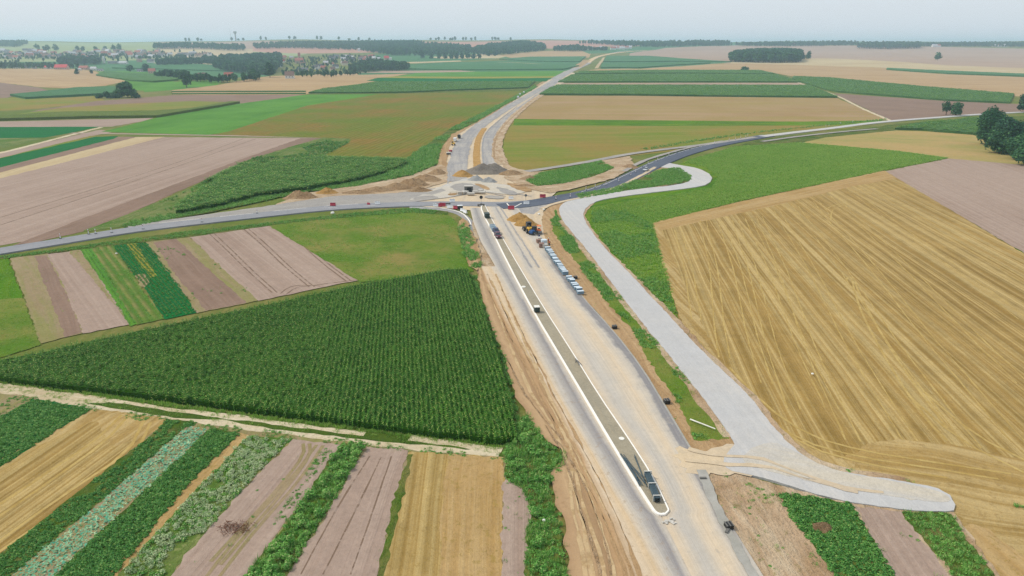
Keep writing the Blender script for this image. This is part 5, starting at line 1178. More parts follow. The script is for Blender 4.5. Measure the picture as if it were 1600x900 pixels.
tree_thing(186, 153, 10, 6, 'smaller tree at the left side of the large hedge tree', 'treeleaf', 900, .8, z0=.03)
tree_thing(292, 137, 21, 8, 'tall airy lone tree beside the green fields at left', 'treeleaf2', 700, 1.0, z0=.12)
for i, x in enumerate((156, 168, 178, 212)): tree_thing(x, 153.5, 5 + (i % 2) * 2, 5, '%s low bush of the hedge around the large round tree' % ('leftmost', 'second', 'third', 'rightmost')[i], 'treeleaf2', 500, .7, z0=0, name='hedge_bush', group='hedge bushes at left')
tree_thing(1263, 92, 22, 9, 'round tree just right of the long oval wood', 'treeleaf2', 600, 1.4, z0=.03)
tree_thing(1256, 92.5, 13, 6, 'small tree between the oval wood and its round neighbour', 'treeleaf2', 400, 1.2, z0=.03)
tree_thing(1465, 94.5, 22, 9, 'lone round tree on the purple field', 'treeleaf', 600, 1.5, z0=.1)
tree_thing(1164, 110, 8, 9, 'round teal bush beside the far pale field', 'treeleaf', 500, 1.0, z0=0)
tree_thing(121, 116, 11, 5, 'small lone tree on top of the tan hill', 'treeleaf2', 300, 1.0, z0=0)
tree_thing(143, 115, 7, 3.5, 'smallest lone bush on top of the tan hill', 'treeleaf2', 250, .8, z0=0)
tree_thing(422, 121, 24, 9, 'dark tree before the village, above the crest of the tan hill', 'treeleaf2', 900, 1.3, z0=.02)
tree_thing(398, 124, 15, 9, 'low round tree behind the crest of the tan hill', 'treeleaf2', 700, 1.2, z0=0)
tree_thing(204, 112, 14, 9, 'round dark tree left of the small white farmhouse', 'treeleaf2', 600, 1.1, z0=0)
tree_thing(229, 112, 17, 11, 'round dark tree right of the small white farmhouse', 'treeleaf2', 700, 1.2, z0=0)
for i, x in enumerate((659, 674, 686, 696, 705, 713, 722, 731, 740, 748)): tree_thing(x, 91.5, (26 if i == 0 else 15) + R(-2, 3), 9, '%s tree from the left in the row across the pale far field' % ORD[i], 'treeleaf2', 260, 1.8, group='tree row on the far pale field', z0=0)
for i, x in enumerate((774, 763, 705, 714, 729)): tree_thing(x, 87.5, 17, 9, ('dark tree at the end of the far wood above the tan patches', 'dark tree next to the end of the far wood', 'first round tree before the far wood', 'second round tree before the far wood', 'third round tree before the far wood')[i], 'treeleaf2', 260, 1.8, z0=0)
for i, (x, s) in enumerate(((59, 1.2), (70, .8), (76, 1.1), (88, 1.2), (122, .9), (130, .8), (150, .8), (165, .8), (178, 1.1), (187, 1.2))):
    tree_thing(x, 80.5, 24 * s, 10 * s, '%s pale hazy tree from the left on the far slope behind the left village' % ORD[i], 'treeleaf', 200, 2.2, group='hazy trees on the far left slope', z0=.1)
SKY = [319, 324, 337, 342, 387, 397, 404, 430, 437, 472, 480, 513, 519, 545, 560, 574, 590, 680, 688, 692, 701, 709, 712, 716, 728, 732, 740, 746, 771, 775, 780, 798]
for i, x in enumerate(SKY):
    c = P(x, 66.9); c = (c[0] , 4440)
    tree_thing(x, 0, R(12, 24), R(6, 10), '%s lone tree from the left standing on the far skyline' % (ORD[i] if i < 30 else ('last but one', 'last')[i - 30]), 'treeleaf2', 110, 3.0, group='lone skyline trees', z0=.12, wp=((x - 800) / F_PX * 4440, 4440))
def wood(label, pts, sp, s0, s1, name='wood'):
    poly = PL(pts); a = np.array(poly)
    p = rnd_in(poly, 1.0 / (sp * sp))
    if len(p) < 3:
        print('THIN WOOD', label, a.min(0), a.max(0))
        if len(p) == 0: return
    return scatter(name, 'tree', p, rng.uniform(0, 6.28, len(p)), rng.uniform(s0, s1, len(p)), None, label)
wood('long oval dark wood on the purple field', [(1138, 97), (1150, 92), (1180, 88), (1215, 86), (1250, 90), (1252, 96), (1245, 98), (1200, 98.5)], 8, 1.5, 2.0)
wood('wood on the right skyline standing before the purple slope', [(1340, 76), (1345, 73), (1390, 72.5), (1438, 73), (1438, 76), (1390, 77)], 14, 1.4, 1.9)
wood('long blue wood on the right skyline', [(1140, 71.5), (1200, 69.5), (1340, 69), (1340, 71.5), (1200, 73)], 18, .9, 1.5)
wood('blue wood on the far right skyline', [(1438, 71), (1520, 69.5), (1700, 69), (1700, 74), (1600, 74), (1500, 73), (1438, 73)], 16, .8, 1.4)
wood('dark blue wood on the skyline beyond the end of the new road', [(905, 68.5), (940, 68.2), (1000, 69), (1140, 68.5), (1140, 72), (1050, 74), (985, 74), (940, 70), (905, 69)], 18, .9, 1.6)
wood('small dark wood beyond the tan patches by the far road', [(870, 78), (900, 76), (925, 79), (900, 81), (862, 80)], 14, 1.0, 1.5)
wood('dark wood above the far houses left of the road', [(735, 80), (760, 74), (820, 68), (850, 74), (855, 79), (800, 85), (760, 87), (735, 84)], 13, 1.0, 1.5)
wood('long hazy wood on the left half of the far slope', [(241, 75), (300, 73.5), (325, 75), (385, 77), (380, 80), (320, 77.5), (241, 77)], 16, 1.3, 1.9)
wood('wide dark wood behind the village in the centre left', [(395, 73), (470, 69.5), (550, 69), (640, 70), (735, 76), (735, 86), (700, 87), (620, 88), (585, 84), (560, 79), (470, 76), (400, 77)], 17, 1.0, 1.6)
wood('wood on the skyline above the light green hill', [(545, 68.5), (610, 67), (660, 68), (655, 70), (620, 71), (600, 68.5), (552, 70)], 16, .9, 1.5)
wood('blue wood on the far left skyline', [(-60, 69), (30, 67.5), (45, 68), (25, 74), (0, 73), (-60, 75)], 16, 1.0, 1.6)
wood('tree belt in the valley left of the village', [(245, 100), (300, 97.5), (345, 95), (345, 100), (300, 102), (245, 103)], 9, .9, 1.3)
wood('tall dark wood at the left end of the village', [(335, 108), (345, 96), (400, 93), (440, 92), (440, 104), (420, 117), (395, 117), (345, 111)], 10, 1.1, 1.7)
wood('trees along the right side of the village', [(545, 112), (565, 104), (600, 103), (625, 104), (640, 110), (560, 113)], 9, .9, 1.4)
wood('garden trees spread through the village', [(440, 96), (540, 88), (600, 92), (590, 108), (520, 122), (440, 122)], 24, .4, .85)
wood('hedge of dark trees below the small farm at left', [(238, 121), (262, 118.5), (300, 124), (330, 127), (370, 127), (400, 124), (400, 128), (330, 131), (290, 127), (262, 122)], 9, .5, .95)
wood('belt of dark trees behind the red-roofed barn', [(92, 100), (110, 96), (150, 96), (160, 99), (158, 101), (110, 102)], 9, 1.0, 1.5)
wood('trees among the nearer houses at far left', [(-60, 106), (0, 103), (60, 104), (120, 106), (125, 108), (60, 108), (-60, 109)], 22, .7, 1.1)
wood('trees among the houses of the distant left village', [(-60, 90), (0, 87), (120, 87), (250, 87), (330, 90), (330, 92), (200, 93), (0, 94), (-60, 95)], 26, .5, .9)
wood('single trees scattered over the fields around the left village', [(-60, 84), (330, 82), (340, 98), (120, 99), (-60, 103)], 55, .5, 1.0)
wood('row of trees below the far white buildings', [(905, 79), (950, 78.5), (950, 80), (905, 80.5)], 16, .8, 1.3)

# ================================================================== HOUSES
HM = {}
for nm, c in (('cream', (228, 214, 190)), ('white', (238, 236, 232)), ('rose', (208, 176, 160)), ('grey', (176, 172, 168))): HM[nm] = plain(nm + '_render', G(*c, .9), .85)
for nm, c in (('red', (206, 72, 76)), ('brick', (168, 96, 84)), ('slate', (108, 108, 116)), ('brown', (126, 98, 88)), ('pale', (196, 196, 200)), ('dark', (74, 72, 80))): HM['roof_' + nm] = plain(nm + '_roof_tiles', G(*c, .9), .8)
HM['glass'] = plain('dark_window', G(60, 66, 76, 1), .3)
def house(px, py, L, W, hw, hr, wall, roof, label, group=None, rz=None, wp=None, name='house', cat='house', win=True):
    c = P(px, py) if wp is None else wp; t = empty(name, (c[0], c[1], H(*c) - .3), R(-.6, .6) if rz is None else rz)
    w = MB().box((0, 0, hw / 2), (L, W, hw)); w.add([(-L / 2, -W / 2, hw), (-L / 2, W / 2, hw), (-L / 2, 0, hw + hr - .15), (L / 2, -W / 2, hw), (L / 2, W / 2, hw), (L / 2, 0, hw + hr - .15)], [[0, 1, 2], [5, 4, 3]])
    w.build('wall', HM[wall], t)
    e = .5; r = MB(); a = L / 2 + e; b = W / 2 + e; zz = hw - e * hr / (W / 2)
    V = [(-a, -b, zz), (a, -b, zz), (a, 0, hw + hr), (-a, 0, hw + hr), (-a, b, zz), (a, b, zz)]
    V += [(v[0], v[1], v[2] + .25) for v in V]
    r.add(V, [[6, 7, 8, 9], [9, 8, 11, 10], [3, 2, 1, 0], [4, 5, 2, 3], [0, 1, 7, 6], [5, 4, 10, 11], [0, 6, 9, 3], [3, 9, 10, 4], [1, 2, 8, 7], [2, 5, 11, 8]])
    ro = r.build('roof', HM['roof_' + roof], t)
    MB().box((L * .2, W * .12, hw + hr + .2), (.8, .8, 1.8)).build('chimney', HM['roof_brick'], ro)
    if win:
        k = max(2, int(L / 3.5))
        for i in range(k):
            MB().box((-L / 2 + (i + .5) * L / k, -W / 2 - .03, hw * .55), (1.3, .12, 1.3)).build('window', HM['glass'], t)
    tag(t, label, cat, group); return t
house(97, 108.5, 26, 14, 5, 6, 'rose', 'red', 'big barn with a bright red roof at the far left', rz=.1, name='barn', cat='barn')
house(75, 107.5, 14, 9, 4, 3, 'white', 'red', 'low pinkish building left of the red-roofed barn', rz=0)
house(26, 106.5, 15, 9, 6, 3, 'white', 'slate', 'white house with two storeys left of the barn', rz=.1)
house(42, 107, 10, 8, 4, 3, 'grey', 'dark', 'grey house right of the white two-storey house', rz=.5)
house(54, 107.5, 9, 8, 4, 3, 'grey', 'slate', 'small grey house between the white house and the barn')
house(132, 109, 20, 10, 5, 4, 'rose', 'brick', 'long brick-roofed farm building right of the red barn', rz=-.1)
house(124, 110, 8, 5, 3, 1.5, 'white', 'pale', 'low white shed before the brick-roofed farm building', rz=0, name='shed', cat='shed')
house(147, 110, 12, 8, 4.5, 3.5, 'white', 'pale', 'white house right of the brick-roofed farm building', rz=0)
house(157, 111, 12, 6, 3, 2, 'white', 'slate', 'low white shed under the dark tree, right of the white house', rz=0, name='shed', cat='shed')
house(177, 99.5, 26, 10, 6, 2, 'grey', 'slate', 'long dark hall beside the white silo', rz=0, name='hall', cat='hall')
house(193, 100, 22, 12, 4, 4, 'white', 'pale', 'white rounded hall right of the dark hall', rz=0, name='hall', cat='hall')
house(218, 97, 12, 9, 6, 3, 'rose', 'brown', 'rose-coloured house behind the white hall', rz=0)
house(236, 98, 18, 11, 5, 6, 'white', 'slate', 'white house with a wide grey roof at the edge of the tree belt', rz=.2)
house(246, 97, 8, 6, 4, 2, 'white', 'pale', 'small white house by the tree belt', rz=0)
house(219, 112, 11, 8, 3, 3, 'white', 'slate', 'small white farmhouse between two round trees', rz=.2)
house(238, 114.5, 13, 10, 5, 5, 'rose', 'brick', 'brick-red farmhouse right of the round tree', rz=.2)
house(316, 121, 11, 9, 3.5, 4, 'rose', 'brown', 'pinkish house half hidden in the hedge', rz=.3)
house(358, 121.5, 13, 9, 4, 4.5, 'white', 'brick', 'white house with a brick-red roof at the hedge end', rz=.2)
house(453, 122.5, 13, 11, 5, 5.5, 'white', 'brown', 'large white gabled house, nearest of the central village', rz=.2)
house(468, 99, 22, 14, 8, 7, 'rose', 'brick', 'largest brick-red roof in the middle of the central village', rz=.1)
house(468, 93, 6, 6, 12, 8, 'rose', 'brick', 'church tower behind the largest brick-red roof', rz=0, name='church_tower', cat='church', win=False)
house(440, 98, 11, 9, 5, 5, 'white', 'red', 'white house with a red roof at the left of the central village', rz=1.2)
house(604, 93.5, 14, 10, 6, 6, 'rose', 'red', 'red farm building right of the central village', rz=.3)
house(592, 93, 9, 8, 4, 3, 'white', 'pale', 'white building left of the red farm building', rz=.1)
house(610, 93.5, 8, 6, 5, 2, 'white', 'pale', 'white building right of the red farm building', rz=.1)
house(561, 80, 9, 8, 8, 4, 'white', 'pale', 'isolated white house at the upper edge of the village', rz=.1)
rngh = random.Random(4)
names = {'slate': 'grey-roofed', 'brown': 'brown-roofed', 'brick': 'brick-red roofed', 'pale': 'pale-roofed', 'dark': 'dark-roofed'}
def village(n, xy, roofs, walls, size, where, grp):
    L_ = [(xy(), rngh.choice(roofs), rngh.choice(walls), rngh.uniform(*size), rngh.uniform(-.7, .7)) for _ in range(n)]
    cnt = {}
    for (x, y), r_, w_, s_, a_ in sorted(L_, key=lambda q: q[0][0]):
        k = (r_, w_); i = cnt.get(k, 0); cnt[k] = i + 1
        house(x, y, s_, s_ * .62, s_ * .36, s_ * .32, w_, r_, '%s small %s house with %s walls from the left, %s' % (ORD[i], names[r_], 'rose' if w_ == 'rose' else w_, where), grp, a_, win=False)
village(116, lambda: (rngh.uniform(-10, 250), rngh.choice((rngh.uniform(81, 86), rngh.uniform(85, 92.5)))), ['slate', 'slate', 'pale', 'brown', 'brick'], ['white', 'cream', 'grey'], (13, 22), 'in the distant left village', 'small houses of the distant left village')
village(18, lambda: (rngh.uniform(248, 335), rngh.uniform(86, 90)), ['brown', 'pale', 'slate'], ['white', 'cream'], (13, 20), 'above the long tree belt', 'small houses above the long tree belt')
village(46, lambda: (lambda x: (x, rngh.uniform(89, 113) if x < 540 else rngh.uniform(89, 97)))(rngh.uniform(415, 585)), ['slate', 'brown', 'brick', 'pale', 'dark'], ['white', 'cream', 'rose'], (10, 15), 'in the central village', 'small houses of the central village')
for i, (x, y) in enumerate([(783, 82), (788, 80), (803, 82.5), (806, 80), (777, 83), (922, 77.5), (926, 77.5), (940, 77), (958, 77.5), (962, 76.8), (968, 77), (972, 77.3), (978, 76.5), (983, 75.8), (1240, 71), (1460, 73.5), (1465, 73.5), (1555, 73), (1562, 73), (1568, 73)]):
    house(x, y, 22, 12, 7, 5, 'white', 'pale' if i % 2 else 'brick', '%s white building, counted from the left, along the foot of the far woods' % ORD[i], 'white buildings below the far woods', rngh.uniform(-.3, .3), win=False)
c = P(163, 99); t = MB().lathe([(3, 0), (3, 17), (2.4, 18.5), (.4, 19.3)], n=14).build('silo', HM['white']); t.location = (c[0], c[1], H(*c)); tag(t, 'tall white silo beside the dark hall at left', 'silo')
wt = empty('water_tower', ((393 - 800) / F_PX * 4300, 4300, H((393 - 800) / F_PX * 4300, 4300)))
tag(wt, 'mushroom-shaped water tower on the far skyline at left', 'water tower')
MB().lathe([(5, 0), (3.6, 6), (3.2, 38)], n=14).build('shaft', HM['grey'], wt); MB().lathe([(3.2, 38), (9, 45), (9.5, 52), (6, 55), (1, 56)], n=18).build('tank', HM['grey'], wt)
tm = empty('radio_mast', ((386 - 800) / F_PX * 4300, 4300, H((386 - 800) / F_PX * 4300, 4300))); tag(tm, 'thin radio mast left of the water tower', 'mast')
mb = MB()
for k in range(3): a = k * 2.09; mb.tube((1.6 * math.cos(a), 1.6 * math.sin(a), 0), (.3 * math.cos(a), .3 * math.sin(a), 62), .22, .12, 4)
for k in range(12):
    z = k * 5; q = 1.6 - 1.3 * z / 62
    for j in range(3): a, b = j * 2.09, j * 2.09 + 2.09; mb.tube((q * math.cos(a), q * math.sin(a), z), (q * math.cos(b), q * math.sin(b), z + 4), .1, .1, 3)
mb.build('lattice', HM['grey'], tm); MB().tube((0, 0, 60), (0, 0, 72), .15, .08, 6).build('antenna', HM['grey'], tm)

# thin plant cover on plots and margins
vg('grass_tufts', 'grass', [(14, 403), (75, 396), (100, 430), (150, 510), (128, 522), (64, 538), (34, 455)], .35, .4, .9, 'sparse grass on the greyish plot at left', (.15, 0))
vg('grass_tufts', 'grass', [(108, 393), (124, 391), (150, 425), (170, 460), (190, 490), (206, 508), (165, 462)], .9, .5, 1.1, 'grass strip left of the narrow green crop', (.2, -.2))
vg('grass_tufts', 'weed', [(228, 379), (296, 370), (406, 470), (308, 490), (262, 425)], .12, .5, 1.1, 'scattered weeds on the brown plot', (.12, .3))
vg('grass_tufts', 'grass', [(-100, 424), (0, 404), (12, 403), (64, 540), (0, 560), (-100, 575)], 1.2, .5, 1.1, 'short grass on the green plot at the left edge')
vg('grass_tufts', 'grass', [(600, 700), (660, 706), (786, 716), (786, 724), (660, 716), (600, 710)], 1.2, .5, 1.0, 'grass margin above the golden foreground plot', (.3, 0))
vg('grass_tufts', 'grass', [(1018, 349), (1060, 498), (1130, 590), (1200, 690), (1290, 735), (1420, 756), (1494, 800), (1500, 798), (1425, 752), (1292, 729), (1206, 686), (1136, 586), (1068, 496)], 1.4, .4, 1.0, 'ragged grass and straw along the edge of the golden field', (.2, .1))
vg('weeds', 'weed', [(1290, 735), (1350, 746), (1420, 756), (1420, 752), (1350, 740), (1294, 730)], 2.0, .5, 1.0, 'small weeds between the golden field and the service road bend', (.4, 0))

vg('grass_tufts', 'grass', gs2, 3.5, .5, 1.2, 'mown-looking grass at the lower end of the bank', (.2, -.2), seed=12)
vg('weeds', 'weed', [(1110, 745), (1160, 752), (1216, 776), (1300, 895), (1310, 960), (1220, 960), (1150, 820)], .9, .3, .8, 'sparse weeds and seedlings on the rubble corner at lower right', (.3, .25), seed=14)
vg('weeds', 'weed', [(1090, 742), (1110, 742), (1140, 800), (1180, 870), (1215, 940), (1200, 940), (1160, 870), (1120, 800)], .7, .3, .7, 'weeds along the concrete gutter', (.4, .2), seed=15)
vg('weeds', 'weed', [(845, 690), (860, 700), (884, 716), (868, 742), (870, 780), (884, 840), (892, 900), (884, 900), (874, 830), (860, 770), (862, 742), (878, 717), (850, 702)], 1.4, .4, 1.1, 'weeds creeping onto the sandy bank')
vg('weeds', 'weed', [(842, 350), (850, 345), (905, 420), (1000, 540), (1085, 690), (1075, 700), (990, 560), (890, 430)], .35, .3, .8, 'single weeds on the brown bank beside the new road', (.3, .2), seed=16)

# ================================================================== VEHICLES, MATERIALS, SITE OBJECTS
PM = {}
for nm, c, r in (('black', (34, 34, 36), .5), ('rubber', (40, 40, 42), .8), ('yellow', (214, 168, 50), .45), ('blue', (46, 92, 150), .4), ('navy', (30, 40, 84), .35), ('silver', (196, 200, 206), .3),
                 ('whitep', (236, 238, 240), .4), ('redp', (176, 46, 70), .6), ('orange', (224, 120, 50), .5), ('steel', (120, 122, 124), .5), ('pipe', (62, 82, 92), .5), ('pipeend', (30, 36, 40), .6),
                 ('strap', (216, 214, 206), .6), ('wrap', (206, 220, 230), .4), ('wrapdk', (116, 142, 160), .5), ('brick', (142, 112, 100), .9), ('wood', (178, 150, 112), .9), ('stone', (196, 192, 184), .9), ('stonedk', (112, 110, 106), .9),
                 ('maroon', (92, 34, 48), .35), ('skin', (196, 150, 122), .6), ('hivis', (232, 120, 48), .8), ('trouser', (52, 54, 66), .9), ('palestone', (232, 230, 222), .9), ('greenbox', (44, 62, 58), .5)):
    PM[nm] = plain(nm, G(*c, .92), r, vary=.1, scale=2)
PM['glass'] = plain('window_glass', G(40, 52, 64, 1), .12, spec=.6, vary=.02)
def head(a, b):
    A, B = P(*a), P(*b); return math.atan2(B[1] - A[1], B[0] - A[0])
def at(px, py, z=0.0):
    p = P(px, py); return (p[0], p[1], z + H(*p))
ZR = zr + .075; ZM = zl + .125                                    # top of the new road
ROADH = head((812, 421), (893, 552))
def wheels(t, xs, ys, r, w, name='wheel'):
    for x in xs:
        for s in ys:
            wb = MB().tube((x, s - w / 2 * (1 if s > 0 else -1), r), (x, s + w / 2 * (1 if s > 0 else -1), r), r, n=14).build(name, PM['rubber'], t)
            MB().tube((x, s, r), (x, s + (w / 2 + .02) * (1 if s > 0 else -1), r), r * .55, n=10).build('rim', PM['steel'], wb)
def car(px, py, rz, paint, label, z=.1, van=False, group=None, name='parked_car', cat='car'):
    t = empty(name, at(px, py, z), rz)
    if van:
        prof = [(-2.45, .35), (2.4, .35), (2.5, .6), (2.45, 1.0), (1.75, 1.25), (1.2, 2.05), (.9, 2.15), (-2.35, 2.15), (-2.5, 1.9), (-2.5, .6)]
    else:
        prof = [(-2.15, .3), (2.15, .3), (2.22, .5), (2.15, .78), (1.1, .95), (-1.75, 1.0), (-2.15, .9), (-2.22, .5)]
    b = MB().prism(prof, -.86, .86).build('body', PM[paint], t); bv = b.modifiers.new('bevel', 'BEVEL'); bv.width = .08; bv.segments = 2
    if van:
        MB().add([(1.78, -.78, 1.24), (1.78, .78, 1.24), (1.24, .72, 2.02), (1.24, -.72, 2.02)], [[0, 1, 2, 3]]).add([(1.83, -.78, 1.26), (1.83, .78, 1.26), (1.29, .72, 2.04), (1.29, -.72, 2.04)], [[0, 1, 2, 3]]).build('windscreen', PM['glass'], t)
        for s in (-1, 1): MB().box((.75, s * .87, 1.6), (.9, .04, .5)).build('side_window', PM['glass'], t)
        wheels(t, (-1.6, 1.6), (-.78, .78), .34, .24)
    else:
        g = MB(); V = []
        for (x, z_, w) in ((1.05, .93, .76), (.35, 1.42, .62), (-1.1, 1.44, .62), (-1.85, .97, .76)): V += [(x, -w, z_), (x, w, z_)]
        g.add(V, [[0, 1, 3, 2], [4, 5, 7, 6], [0, 2, 4, 6], [1, 7, 5, 3], [2, 3, 5, 4]]).build('window', PM['glass'], t)
        MB().box((-.38, 0, 1.455), (1.5, 1.22, .05), bev=.02).build('roof', PM[paint], t)
        for s in (-1, 1): MB().box((2.2, s * .62, .66), (.08, .36, .16)).build('headlight', PM['whitep'], t)
        for s in (-1, 1): MB().box((-2.2, s * .66, .74), (.06, .3, .16)).build('tail_light', PM['redp'], t)
        for s in (-1, 1): MB().box((.75, s * .98, .98), (.14, .2, .12)).build('mirror', PM['black'], t)
        wheels(t, (-1.35, 1.35), (-.78, .78), .33, .22)
    return tag(t, label, cat, group)
car(1009, 268, head((1045, 246), (1000, 272)), 'silver', 'silver car with dark windows driving on the curved blue-grey road', .42, name='driving_car')
car(778, 373, ROADH, 'maroon', 'dark maroon car parked nose to tail in front of the navy one on the median', ZM)
car(775.5, 366.5, ROADH, 'navy', 'navy blue car parked on the median between the maroon car and the blue-wrapped pipes', ZM)
car(717.5, 217, head((705, 240), (722, 212)) , 'black', 'dark pickup parked on the northern road behind the white van', .5, van=True, name='parked_pickup', cat='pickup')
car(711, 222, head((705, 240), (722, 212)), 'whitep', 'white van parked on the northern road in front of the dark pickup', .5, van=True, name='parked_van', cat='van')
car(809.5, 154, head((800, 160), (850, 130)), 'whitep', 'nearest and largest white van on the far stretch of new road', .6, van=True, name='parked_van', cat='van')
car(812.5, 149.5, head((800, 160), (850, 130)), 'whitep', 'middle white van on the far stretch of new road', .6, van=True, name='parked_van', cat='van')
car(818.5, 146.5, head((800, 160), (850, 130)), 'whitep', 'farthest small white van on the far stretch of new road', .6, van=True, name='parked_van', cat='van')

def loader(px, py, rz, paint, label, name, cat, s=1.0, bucket=True):
    t = empty(name, at(px, py, ZR), rz); t.scale = (s, s, s)
    MB().box((-1.5, 0, 1.25), (2.0, 1.5, 1.0), bev=.12).box((-.2, 0, .95), (1.6, 1.1, .6), bev=.08).build('body', PM[paint], t)
    c_ = MB()
    for x in (-.55, .75):
        for y in (-.62, .62): c_.box((x, y, 2.1), (.1, .1, 1.5))
    c_.box((.1, 0, 2.9), (1.5, 1.4, .12)).box((.1, 0, 1.35), (1.4, 1.34, .1)); cb = c_.build('cab', PM['black'], t)
    MB().box((.1, 0, 2.1), (1.24, 1.2, 1.36)).build('cab_glass', PM['glass'], cb)
    MB().tube((-1.9, .4, 1.7), (-1.9, .4, 2.5), .08).build('exhaust', PM['steel'], t)
    wheels(t, (-1.5, 1.3), (-.95, .95), .68, .45)
    if bucket:
        a = MB()
        for y in (-.45, .45): a.box((1.9, y, 1.05), (2.0, .16, .24), ry=.25)
        a.build('lift_arm', PM[paint], t)
        MB().prism([(2.7, .25), (3.6, .2), (3.55, .32), (2.95, .5), (2.85, 1.1), (2.7, 1.1)], -1.15, 1.15).build('bucket', PM['steel'], t)
    return tag(t, label, cat)
loader(826, 364, head((826, 364), (812, 352)), 'yellow', 'yellow wheel loader with a black cab beside the orange sand heaps', 'wheel_loader', 'wheel loader', 1.05)
loader(834.5, 367.5, head((834, 368), (850, 362)), 'blue', 'blue tractor between the yellow loader and the paving stones', 'tractor', 'tractor', .82, False)
def roller(px, py, rz, label):
    t = empty('road_roller', at(px, py, ZR), rz)
    for x in (-1.0, 1.0): MB().tube((x, -.65, .5), (x, .65, .5), .5, n=16).build('drum', PM['steel'], t)
    MB().box((0, 0, 1.0), (2.2, 1.1, .55), bev=.08).build('body', PM['orange'], t); MB().box((-.1, 0, 1.4), (.5, .6, .3), bev=.05).build('seat', PM['black'], t)
    c_ = MB()
    for x in (-.7, .6):
        for y in (-.5, .5): c_.box((x, y, 1.8), (.06, .06, 1.1))
    c_.box((-.05, 0, 2.38), (1.6, 1.2, .08)).build('canopy', PM['orange'], t)
    return tag(t, label, 'roller')
roller(842, 366, ROADH, 'small orange road roller right of the blue tractor')
t = empty('plate_compactor', at(842.5, 372.5, ZR), ROADH); MB().box((0, 0, .15), (1.1, .8, .2), bev=.05).build('plate', PM['steel'], t); MB().box((0, 0, .5), (.6, .5, .5), bev=.05).build('engine', PM['navy'], t); MB().tube((-.3, 0, .6), (-1.1, 0, 1.2), .04).build('handle', PM['black'], t); tag(t, 'small machine with a grey plate below the orange roller', 'machine')

def excavator(px, py, rz, label, z, s=1.0):
    t = empty('excavator', at(px, py, z), rz); t.scale = (s, s, s)
    for y in (-.95, .95): MB().prism([(-1.7, .15), (-1.4, 0), (1.4, 0), (1.7, .15), (1.75, .55), (1.45, .8), (-1.45, .8), (-1.75, .55)], y - .25, y + .25).build('track', PM['rubber'], t)
    MB().box((-.5, 0, 1.35), (2.4, 1.9, .9), bev=.1).build('body', PM['yellow'], t); cb = MB().box((.5, .55, 2.0), (1.2, .9, 1.3), bev=.08).build('cab', PM['black'], t); MB().box((.55, .55, 2.1), (1.22, .92, .8)).build('cab_glass', PM['glass'], cb)
    MB().box((1.7, -.3, 2.6), (2.6, .28, .35), ry=-.65).build('boom', PM['yellow'], t); MB().box((3.1, -.3, 2.5), (.25, .24, 2.2), ry=-.35).build('dipper_arm', PM['yellow'], t)
    MB().prism([(2.6, .9), (3.3, .8), (3.6, 1.3), (3.3, 1.6), (2.9, 1.5)], -.7, .1).build('bucket', PM['steel'], t); return tag(t, label, 'excavator')
excavator(708.5, 228, 1.9, 'small excavator on the northern road below the white van', .5, .75)
def crate(px, py, rz, sz, mat, label, name='crate', cat='crate', z=None, group=None, lid=None):
    t = empty(name, at(px, py, ZR if z is None else z), rz); hx, hy, hz = sz
    b = MB().box((0, 0, .14 + hz / 2), (hx, hy, hz), bev=.04).build('load', PM[mat], t)
    p_ = MB()
    for y in (-.42, 0, .42): p_.box((0, y * hy, .06), (hx * .98, .1, .1))
    for k in range(5): p_.box(((k - 2) * hx * .22, 0, .125), (.12, hy, .025))
    p_.build('pallet', PM['wood'], t)
    if lid: MB().box((0, 0, .16 + hz + .08), (hx * 1.03, hy * 1.03, .16), bev=.03).build('cover', PM[lid], t)
    return tag(t, label, cat, group)
crate(704, 238.5, .4, (1.6, 1.0, .8), 'redp', 'small red and white load on the left side of the northern road', z=.5)
crate(701, 243, .2, (2.2, 1.2, .9), 'stonedk', 'dark load at the left side of the northern road, nearest the grey heap', z=.5, lid='palestone')
crate(838.7, 491, ROADH, (1.15, 1.15, 1.05), 'greenbox', 'white-topped dark box standing alone on the median', 'box', 'box', ZM, lid='palestone')
crate(761, 342.5, ROADH, (2.4, 1.6, 1.5), 'greenbox', 'dark green-black block of bundled pipes at the northern end of the median', 'pipe_pack', 'pipe bundle', ZM)
# pallets of concrete kerbs along the road edge
PA = (852.5, 391); mid = (883.5, 439)
stk = [(855.5 + i * 1.82, 393.5 + i * 2.55) for i in range(16)] + [(888.5 + i * 2.62, 439 + i * 3.25) for i in range(8)]
proto = None
for i, (x, y) in enumerate(stk):
    lab = '%s kerb pallet counted from the far end of the %s row by the road' % (ORD[i] if i < 16 else ORD[i - 16], 'longer' if i < 16 else 'shorter')
    if proto is None:
        proto = empty('kerb_pallet'); hz = .95
        for k in range(3): MB().box(((k - 1) * .28, 0, .14 + hz / 2), (.26, 1.5, hz), bev=.03).build('kerbstone', PM['wrapdk'], proto)  # sides coloured darker than the top: painted shade that sets the pallets apart
        MB().box((-.45, 0, .06), (.1, 1.4, .12)).box((.45, 0, .06), (.1, 1.4, .12)).box((0, 0, .1), (1.0, .1, .06)).build('pallet', PM['wood'], proto)
        MB().box((0, 0, .14 + hz + .02), (.84, 1.5, .07), bev=.02).build('wrapping', PM['wrap'], proto)
        o = proto
    else: o = copy_tree(proto)
    o.location = at(x + R(-.5, .5), y + R(-.25, .25), ZR); o.rotation_euler.z = ROADH + R(-.12, .12); o.scale = (1, R(.85, 1.05), R(.75, 1.0))
    tag(o, lab, 'kerb pallet', 'pallets of concrete kerbs along the right road edge')
crate(850, 383, ROADH, (1.6, 1.6, 1.2), 'wrap', 'pale block of wrapped stones, larger and higher, at the head of the pallet row', 'stone_pallet', 'pallet')
crate(851.5, 388.5, ROADH, (1.2, 1.5, .9), 'stone', 'pale grey stone pack between the brown brick pallets and the kerb row', 'stone_pallet', 'pallet')
